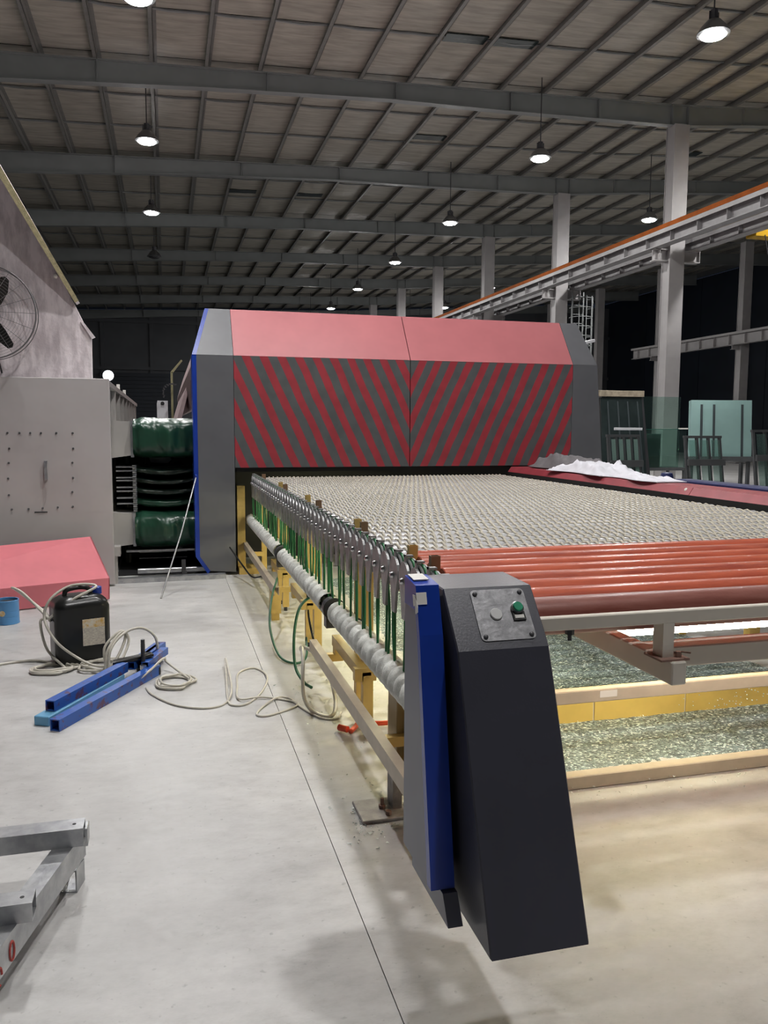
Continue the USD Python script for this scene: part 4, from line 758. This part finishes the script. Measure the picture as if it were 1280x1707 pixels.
for k in range(5): part(t, 'glass_sheet', slab(0, 1, 0, 1, 0.036*k, 0.036*k+0.034), 'glass_stack')
for u in (0.17, 0.375, 0.84): part(t, 'strap', slab(u-0.018, u+0.018, -0.02, 0.92, -0.02, -0.004), 'strap')
part(t, 'base', cat(slab(-0.04, 1.04, -0.08, -0.005, -0.1, 0.25), [box(x, x+0.08, yy, yy+0.08, 0, 0.72) for x, yy in ((13.8, 19.2), (15.3, 18.8), (13.9, 19.6), (15.4, 19.2))]), 'rack_steel')
part(t, 'back_frame', slab(0.02, 0.98, -0.05, 0.9, 0.20, 0.24), 'rack_steel')

# ------------------------------------------------------------------ things on the floor, left
ty = thing('red_tray', 'pinkish red sheet metal cover leaning on the air box, lying on the floor', 'sheet metal cover', (-1.0, 7.5, 0))
# long folded trough: front lip and long sloping back
def trough(x): return None
FL, FR = np.array([-2.4, 6.62]), np.array([-0.50, 7.32])
d = (FR-FL)/np.linalg.norm(FR-FL); nb = np.array([-d[1], d[0]])
def tp(s, n, z): p = FL+d*s+nb*n; return (p[0], p[1], z)
Ls = np.linalg.norm(FR-FL)
part(ty, 'front_lip', hull([tp(0, 0, 0.01), tp(Ls, 0, 0.01), tp(0, -0.02, 0.20), tp(Ls, -0.02, 0.20), tp(0, 0.012, 0.01), tp(Ls, 0.012, 0.01), tp(0, 0.0, 0.20), tp(Ls, 0.0, 0.20)]), 'red_tray')
part(ty, 'sloping_top', hull([tp(0, -0.02, 0.20), tp(Ls, -0.02, 0.20), tp(0, 0.52, 0.44), tp(Ls, 0.52, 0.50), tp(0, -0.02, 0.188), tp(Ls, -0.02, 0.188), tp(0, 0.53, 0.43), tp(Ls, 0.53, 0.488)]), 'red_tray')
part(ty, 'end_cap', hull([tp(Ls, 0, 0.01), tp(Ls, -0.02, 0.20), tp(Ls, 0.52, 0.50), tp(Ls, 0.50, 0.12), tp(Ls-0.01, 0, 0.01), tp(Ls-0.01, -0.02, 0.20), tp(Ls-0.01, 0.52, 0.50), tp(Ls-0.01, 0.50, 0.12)]), 'red_tray')
part(ty, 'seam', hull([tp(1.12, -0.02, 0.2025), tp(1.13, -0.02, 0.2025), tp(1.24, 0.52, 0.473), tp(1.25, 0.52, 0.473), tp(1.12, -0.02, 0.2), tp(1.13, -0.02, 0.2), tp(1.24, 0.52, 0.47), tp(1.25, 0.52, 0.47)]), 'dark_red')
part(ty, 'timber_skid', cat([hull([tp(s, 0.03, 0), tp(s+0.08, 0.03, 0), tp(s, 0.5, 0), tp(s+0.08, 0.5, 0), tp(s, 0.03, 0.01), tp(s+0.08, 0.03, 0.01), tp(s, 0.5, 0.10), tp(s+0.08, 0.5, 0.10)]) for s in (0.2, 1.0, 1.8)]), 'black')

jc = thing('jerrycan', 'black plastic jerrycan with a yellow and white label, draped with pale hose', 'jerrycan', (-0.56, 5.46, 0))
def rrect(w, h, r, n=6):
    out = []
    for cx, cy, a0 in ((w-r, h-r, 0), (-w+r, h-r, PI/2), (-w+r, -h+r, PI), (w-r, -h+r, 1.5*PI)):
        out += [(cx+r*math.cos(a0+a), cy+r*math.sin(a0+a)) for a in np.linspace(0, PI/2, n)]
    return np.array(out)
def loft(sections):
    V = np.vstack([np.c_[s, np.full(len(s), z)] for s, z in sections]); n = len(sections[0][0]); F = []
    i = np.arange(n); j = (i+1) % n
    for k in range(len(sections)-1): b = k*n; F += [np.c_[b+i, b+j, b+n+j], np.c_[b+i, b+n+j, b+n+i]]
    V = np.vstack([V, [[*sections[0][0].mean(0), sections[0][1]], [*sections[-1][0].mean(0), sections[-1][1]]]]); e = (len(sections)-1)*n
    F += [np.c_[j, i, np.full(n, len(V)-2)], np.c_[e+i, e+j, np.full(n, len(V)-1)]]
    return trimesh.Trimesh(V, np.vstack(F), process=False)
jw, jd = 0.17, 0.13
bodyj = loft([(rrect(jw-0.02, jd-0.02, 0.05), 0.0), (rrect(jw, jd, 0.06), 0.02), (rrect(jw, jd, 0.06), 0.36), (rrect(jw-0.015, jd-0.015, 0.06), 0.40), (rrect(jw-0.05, jd-0.045, 0.05), 0.425), (rrect(jw-0.07, jd-0.06, 0.04), 0.43)])
JR = trimesh.transformations.rotation_matrix(0.30, [0, 0, 1]); JR[:3, 3] = (-0.56, 5.46, 0)
def jp(name, m, mat, smooth=35, label=None): m = m.copy(); m.apply_transform(JR); return part(jc, name, m, mat, smooth=smooth, label=label)
jp('can_body', bodyj, 'black_plastic')
jp('handle', tube(spline([(-0.09, 0, 0.42), (-0.075, 0, 0.462), (0.0, 0, 0.475), (0.06, 0, 0.462), (0.075, 0, 0.42)]), 0.015, 8), 'black_plastic', True)
jp('screw_cap', lathe([(0, 0.42), (0.032, 0.42), (0.032, 0.462), (0.028, 0.466), (0, 0.466)], 20, c=(0.115, 0.02, 0)), 'blue_paint')
jp('label', box(-0.01, 0.125, -jd-0.0018, -jd-0.0005, 0.12, 0.235), 'label_print', False, 'printed white label'); jp('label_top', box(-0.01, 0.125, -jd-0.0018, -jd-0.0005, 0.235, 0.29), 'label_yellow', False, 'yellow printed label heading')
pc = thing('paint_can', 'small light blue paint can at the left edge, before the red cover', 'can', (-1.20, 6.64, 0))
part(pc, 'can_body', cat(lathe([(0, 0), (0.085, 0), (0.088, 0.004), (0.085, 0.010), (0.085, 0.05), (0.0835, 0.055), (0.085, 0.06), (0.085, 0.095), (0.0835, 0.1), (0.085, 0.105), (0.085, 0.175), (0.088, 0.18), (0.085, 0.185), (0.078, 0.183), (0.078, 0.02), (0, 0.02)], 28, c=(-1.20, 6.64, 0))), 'can_blue', smooth=30)
part(pc, 'dark_inside', lathe([(0, 0.165), (0.077, 0.165), (0.077, 0.166), (0, 0.166)], 24, c=(-1.20, 6.64, 0)), 'dark_metal')
part(pc, 'round_badge', moved(rot(cyl((0, -0.0865, 0.09), (0, -0.084, 0.09), 0.022, 16), -0.25, [0, 0, 1]), (-1.20, 6.64, 0)), 'label_yellow', label='round yellow badge')

def bar(name, p0, p1, w, h, z, mat, label, catn='steel bar', hollow=True):
    p0, p1 = np.array([*p0, z]), np.array([*p1, z]); m = channel(p0, p1, w, h, 0.006, open_side='none' if hollow else 'down')
    return solo(name, m, mat, label, catn)
solo('pale_blue_bar', rot(cbox(0, 0.74, -0.042, 0.042, 0, 0.05, 0.004), math.atan2(0.66, 0.335), [0, 0, 1]).apply_translation((-0.635, 4.26, 0)), 'bar_pale', 'pale blue solid bar lying under the darker bars', 'bar')
bar('blue_bar', (-0.560, 4.17), (-0.085, 5.02), 0.055, 0.06, 0.0, 'bar_blue', 'long blue square bar with red marks, the nearer of the two', hollow=True)
bar('blue_bar', (-0.60, 4.33), (-0.27, 4.95), 0.055, 0.055, 0.051, 'bar_blue', 'blue square bar with red marks lying on the pale blue bar', hollow=True)
jk = thing('blue_clamp_frame', 'dark blue clamp frame of short bars with an upright black screw', 'clamp', (-0.15, 5.1, 0))
for a, b in (((-0.23, 5.0), (-0.08, 5.42)), ((-0.15, 4.98), (-0.035, 5.30)), ((-0.19, 5.05), (-0.05, 5.44))): part(jk, 'short_bar', channel((*a, 0.045), (*b, 0.045), 0.045, 0.045, 0.005, open_side='none'), 'bar_blue')
part(jk, 'cross_plate', hull([(-0.33, 4.92, 0.10), (-0.10, 5.06, 0.10), (-0.12, 5.12, 0.10), (-0.33, 4.99, 0.10), (-0.33, 4.92, 0.115), (-0.10, 5.06, 0.115), (-0.12, 5.12, 0.115), (-0.33, 4.99, 0.115)]), 'black_plastic')
part(jk, 'clamp_block', cbox(-0.20, -0.06, 4.99, 5.10, 0.0, 0.05, 0.006), 'black_plastic')
part(jk, 'screw', cat(cyl((-0.16, 5.0, 0.05), (-0.16, 5.0, 0.225), 0.012, 12), [cyl((-0.16, 5.0, 0.10+0.01*k), (-0.16, 5.0, 0.104+0.01*k), 0.0135, 12) for k in range(10)]), 'dark_metal'); part(jk, 'screw_tip', cyl((-0.16, 4.97, 0.05), (-0.16, 4.97, 0.075), 0.02, 10), 'bolt')

def hose(name, pts, r, mat, label, catn='hose', n=10):
    return solo(name, tube(spline(pts, n), r, 8), mat, label, catn, smooth=True)
def coil(c, rx, ry, turns, z0, jitter, seed, tilt=0.0, start=0.0):
    r_ = np.random.default_rng(seed); P = []; k = int(turns*10)
    for i in range(k):
        a = start+2*PI*i/10; t_ = i/10; s = 1+jitter*r_.normal()
        P.append((c[0]+rx*s*math.cos(a)*(1-0.04*t_), c[1]+ry*s*math.sin(a)*(1-0.04*t_), z0+0.006*(t_ % 3)+tilt*(1+math.sin(a))))
    return P
hose('pale_hose', [(-1.7, 5.0, 0.006), (-1.2, 5.35, 0.006), (-0.86, 5.48, 0.008)] + coil((-0.70, 5.25), 0.13, 0.11, 4, 0.008, 0.14, 11) + [(-0.75, 5.38, 0.10), (-0.79, 5.42, 0.27), (-0.75, 5.46, 0.30), (-0.93, 5.6, 0.43), (-0.98, 5.62, 0.46), (-0.90, 5.55, 0.43), (-0.74, 5.42, 0.29), (-0.72, 5.36, 0.31), (-0.58, 5.36, 0.42), (-0.45, 5.42, 0.485), (-0.60, 5.45, 0.49), (-0.72, 5.40, 0.42), (-0.76, 5.38, 0.30), (-0.68, 5.28, 0.17), (-0.55, 5.26, 0.06), (-0.45, 5.22, 0.02), (-0.35, 5.22, 0.009)],
     0.0085, 'hose_clear', 'pale plastic hose looped over the black jerrycan')
hose('pale_hose', coil((-0.36, 5.25), 0.17, 0.13, 3, 0.008, 0.16, 21) + [(-0.36, 5.13, 0.03), (-0.39, 5.14, 0.15), (-0.30, 5.20, 0.235), (-0.27, 5.22, 0.19), (-0.32, 5.14, 0.08), (-0.38, 5.10, 0.03), (-0.37, 5.12, 0.14), (-0.29, 5.2, 0.23), (-0.25, 5.2, 0.17), (-0.30, 5.12, 0.06), (-0.36, 5.09, 0.03), (-0.35, 5.12, 0.15), (-0.27, 5.2, 0.225), (-0.17, 5.25, 0.235), (-0.09, 5.28, 0.16), (-0.08, 5.3, 0.02)],
     0.0085, 'hose_clear', 'bundled pale hose standing in loops between jerrycan and blue bars')
hose('pale_hose', [(-0.20, 4.78, 0.03), (-0.12, 4.90, 0.06), (-0.04, 5.04, 0.09), (-0.02, 5.08, 0.05)] + coil((0.02, 4.80), 0.105, 0.13, 4, 0.008, 0.12, 31), 0.007, 'hose_clear', 'flat coil of pale hose on the floor right of the clamp frame')
Z = 0.006
hose('pale_hose', [(-0.14, 4.74, Z), (-0.10, 4.60, Z), (0.02, 4.40, Z), (0.17, 4.31, Z), (0.28, 4.36, Z), (0.33, 4.55, Z+0.02), (0.335, 5.0, 0.05), (0.33, 5.05, 0.05), (0.318, 4.8, 0.02), (0.30, 4.42, Z), (0.32, 4.32, Z), (0.40, 4.33, Z), (0.50, 4.52, Z), (0.56, 4.80, Z), (0.50, 4.98, Z), (0.40, 4.9, Z), (0.37, 4.65, Z), (0.36, 4.4, 0.012), (0.48, 4.40, 0.012), (0.60, 4.34, Z), (0.66, 4.24, Z), (0.50, 4.12, Z), (0.43, 4.14, Z), (0.47, 4.25, Z), (0.56, 4.36, 0.014), (0.63, 4.36, Z), (0.67, 4.20, Z), (0.74, 4.02, Z), (0.82, 3.98, Z), (0.86, 4.05, 0.012)],
     0.006, 'hose_clear', 'thin pale hose snaking in loops across the floor towards the conveyor')
hose('pale_hose', [(0.72, 4.5, 0.24), (0.70, 4.35, 0.29), (0.68, 4.18, 0.27), (0.665, 4.10, 0.18), (0.675, 4.10, 0.08), (0.72, 4.08, 0.015), (0.80, 4.02, 0.008), (0.84, 4.10, 0.05), (0.84, 4.25, 0.14), (0.80, 4.42, 0.22), (0.745, 4.5, 0.25)], 0.010, 'hose_clear', 'stiff cream hose standing in an upright loop at the guard rail')
hose('green_hose', [(0.80, 6.1, 0.36), (0.72, 5.8, 0.28), (0.66, 5.45, 0.15), (0.68, 5.15, 0.03), (0.76, 5.0, 0.012), (0.84, 5.05, 0.03), (0.87, 5.2, 0.12)], 0.008, 'hose_green', 'green air hose drooping from the far guard rail to the floor', 'hose')
hose('green_hose', [(0.86, 4.9, 0.47), (0.76, 4.78, 0.42), (0.71, 4.68, 0.28), (0.70, 4.58, 0.12), (0.73, 4.46, 0.06), (0.76, 4.38, 0.05)], 0.009, 'hose_green', 'dark green hose bending down behind the near guard rail', 'hose')
hose('black_cable', [(0.87, 5.15, 0.42), (0.84, 4.9, 0.30), (0.86, 4.65, 0.12), (0.92, 4.4, 0.02)], 0.007, 'black_plastic', 'black cable crossing under the wrapped shaft', 'cable')
hose('black_cable', [(0.60, 8.2, 0.30), (0.70, 7.9, 0.16), (0.76, 7.6, 0.10), (0.84, 7.4, 0.14)], 0.008, 'black_plastic', 'black cable hanging at the furnace foot by the far guard rail', 'cable')
hose('orange_hose', [(0.98, 4.42, 0.36), (0.995, 4.28, 0.28), (1.0, 4.18, 0.19), (1.0, 4.19, 0.10), (0.99, 4.12, 0.035), (0.95, 3.97, 0.018), (0.89, 3.83, 0.018), (0.845, 3.76, 0.018)], 0.013, 'hose_orange', 'orange hose coming down beside the guard rail')
hose('orange_hose', [(0.96, 3.84, 0.02), (1.05, 3.82, 0.022), (1.2, 3.83, 0.03), (1.5, 3.75, 0.03), (1.62, 3.68, 0.10), (1.70, 3.55, 0.02)], 0.013, 'hose_orange', 'orange hose lying across under the conveyor behind the control box')
solo('hose_coupling', cat(cyl((0.800, 3.82, 0.022), (0.835, 3.78, 0.022), 0.016, 12)), 'hose_orange', 'short orange hose end with a dark mouth beside the guard rail', 'hose end', smooth=40)
hose('thin_cable', [(-1.9, 4.72, 0.004), (-1.35, 4.9, 0.004), (-1.06, 4.98, 0.004)], 0.004, 'black_plastic', 'short dark wire lying on the floor at the left edge', 'wire')

# galvanised frame in the lower left corner
gp = thing('galvanised_frame', 'low galvanised steel frame of open channels in the lower left corner', 'steel frame', (-0.5, 2.4, 0))
ra, rb2 = np.array([-0.318, 2.76]), np.array([-0.62, 1.60])
part(gp, 'side_rail', channel((*rb2, 0.075), (*ra, 0.075), 0.062, 0.085, 0.005, open_side='none'), 'galvanised')
part(gp, 'leg', channel((-0.335, 2.66, 0.0), (-0.318, 2.735, 0.0), 0.055, 0.075, 0.005, open_side='none'), 'galvanised')
part(gp, 'leg', channel((-0.585, 1.72, 0.0), (-0.565, 1.80, 0.0), 0.055, 0.075, 0.005, open_side='none'), 'galvanised')
def cross(p_end, length, y, w=0.075, h=0.06):
    x1 = p_end; m = cat(box(x1-length, x1, y, y+w, 0.16+h-0.004, 0.16+h), box(x1-length, x1, y, y+0.004, 0.16, 0.16+h-0.004), box(x1-length, x1, y+w-0.004, y+w, 0.16, 0.16+h-0.004), box(x1-length, x1, y+0.004, y+w-0.004, 0.16, 0.164))
    part(gp, 'cross_channel', m, 'galvanised'); part(gp, 'bolt_hole', cyl((x1-0.03, y+w/2, 0.16+h), (x1-0.03, y+w/2, 0.16+h+0.0006), 0.006, 10), 'black')
cross(-0.283, 0.9, 2.645); cross(-0.378, 0.9, 2.255, 0.07, 0.055); cross(-0.47, 0.9, 1.85)
part(gp, 'end_tab', cbox(-0.290, -0.275, 2.70, 2.76, 0.13, 0.19, 0.002), 'galvanised')
dv = (ra-rb2)/np.linalg.norm(ra-rb2); nv_ = np.array([dv[1], -dv[0]])
def ink(s, z, w, h, gap):
    a = np.linspace(0, 2*PI-gap, 20); c = rb2+dv*s+nv_*0.0315
    return tube(np.c_[c[0]+dv[0]*w*np.cos(a), c[1]+dv[1]*w*np.cos(a), z+h*np.sin(a)], 0.0035, 6, closed=(gap == 0))
part(gp, 'red_digit', ink(0.648, 0.108, 0.013, 0.026, 0), 'red_ink', label='hand painted red 0'); part(gp, 'red_digit', ink(0.575, 0.085, 0.012, 0.024, 1.4), 'red_ink')
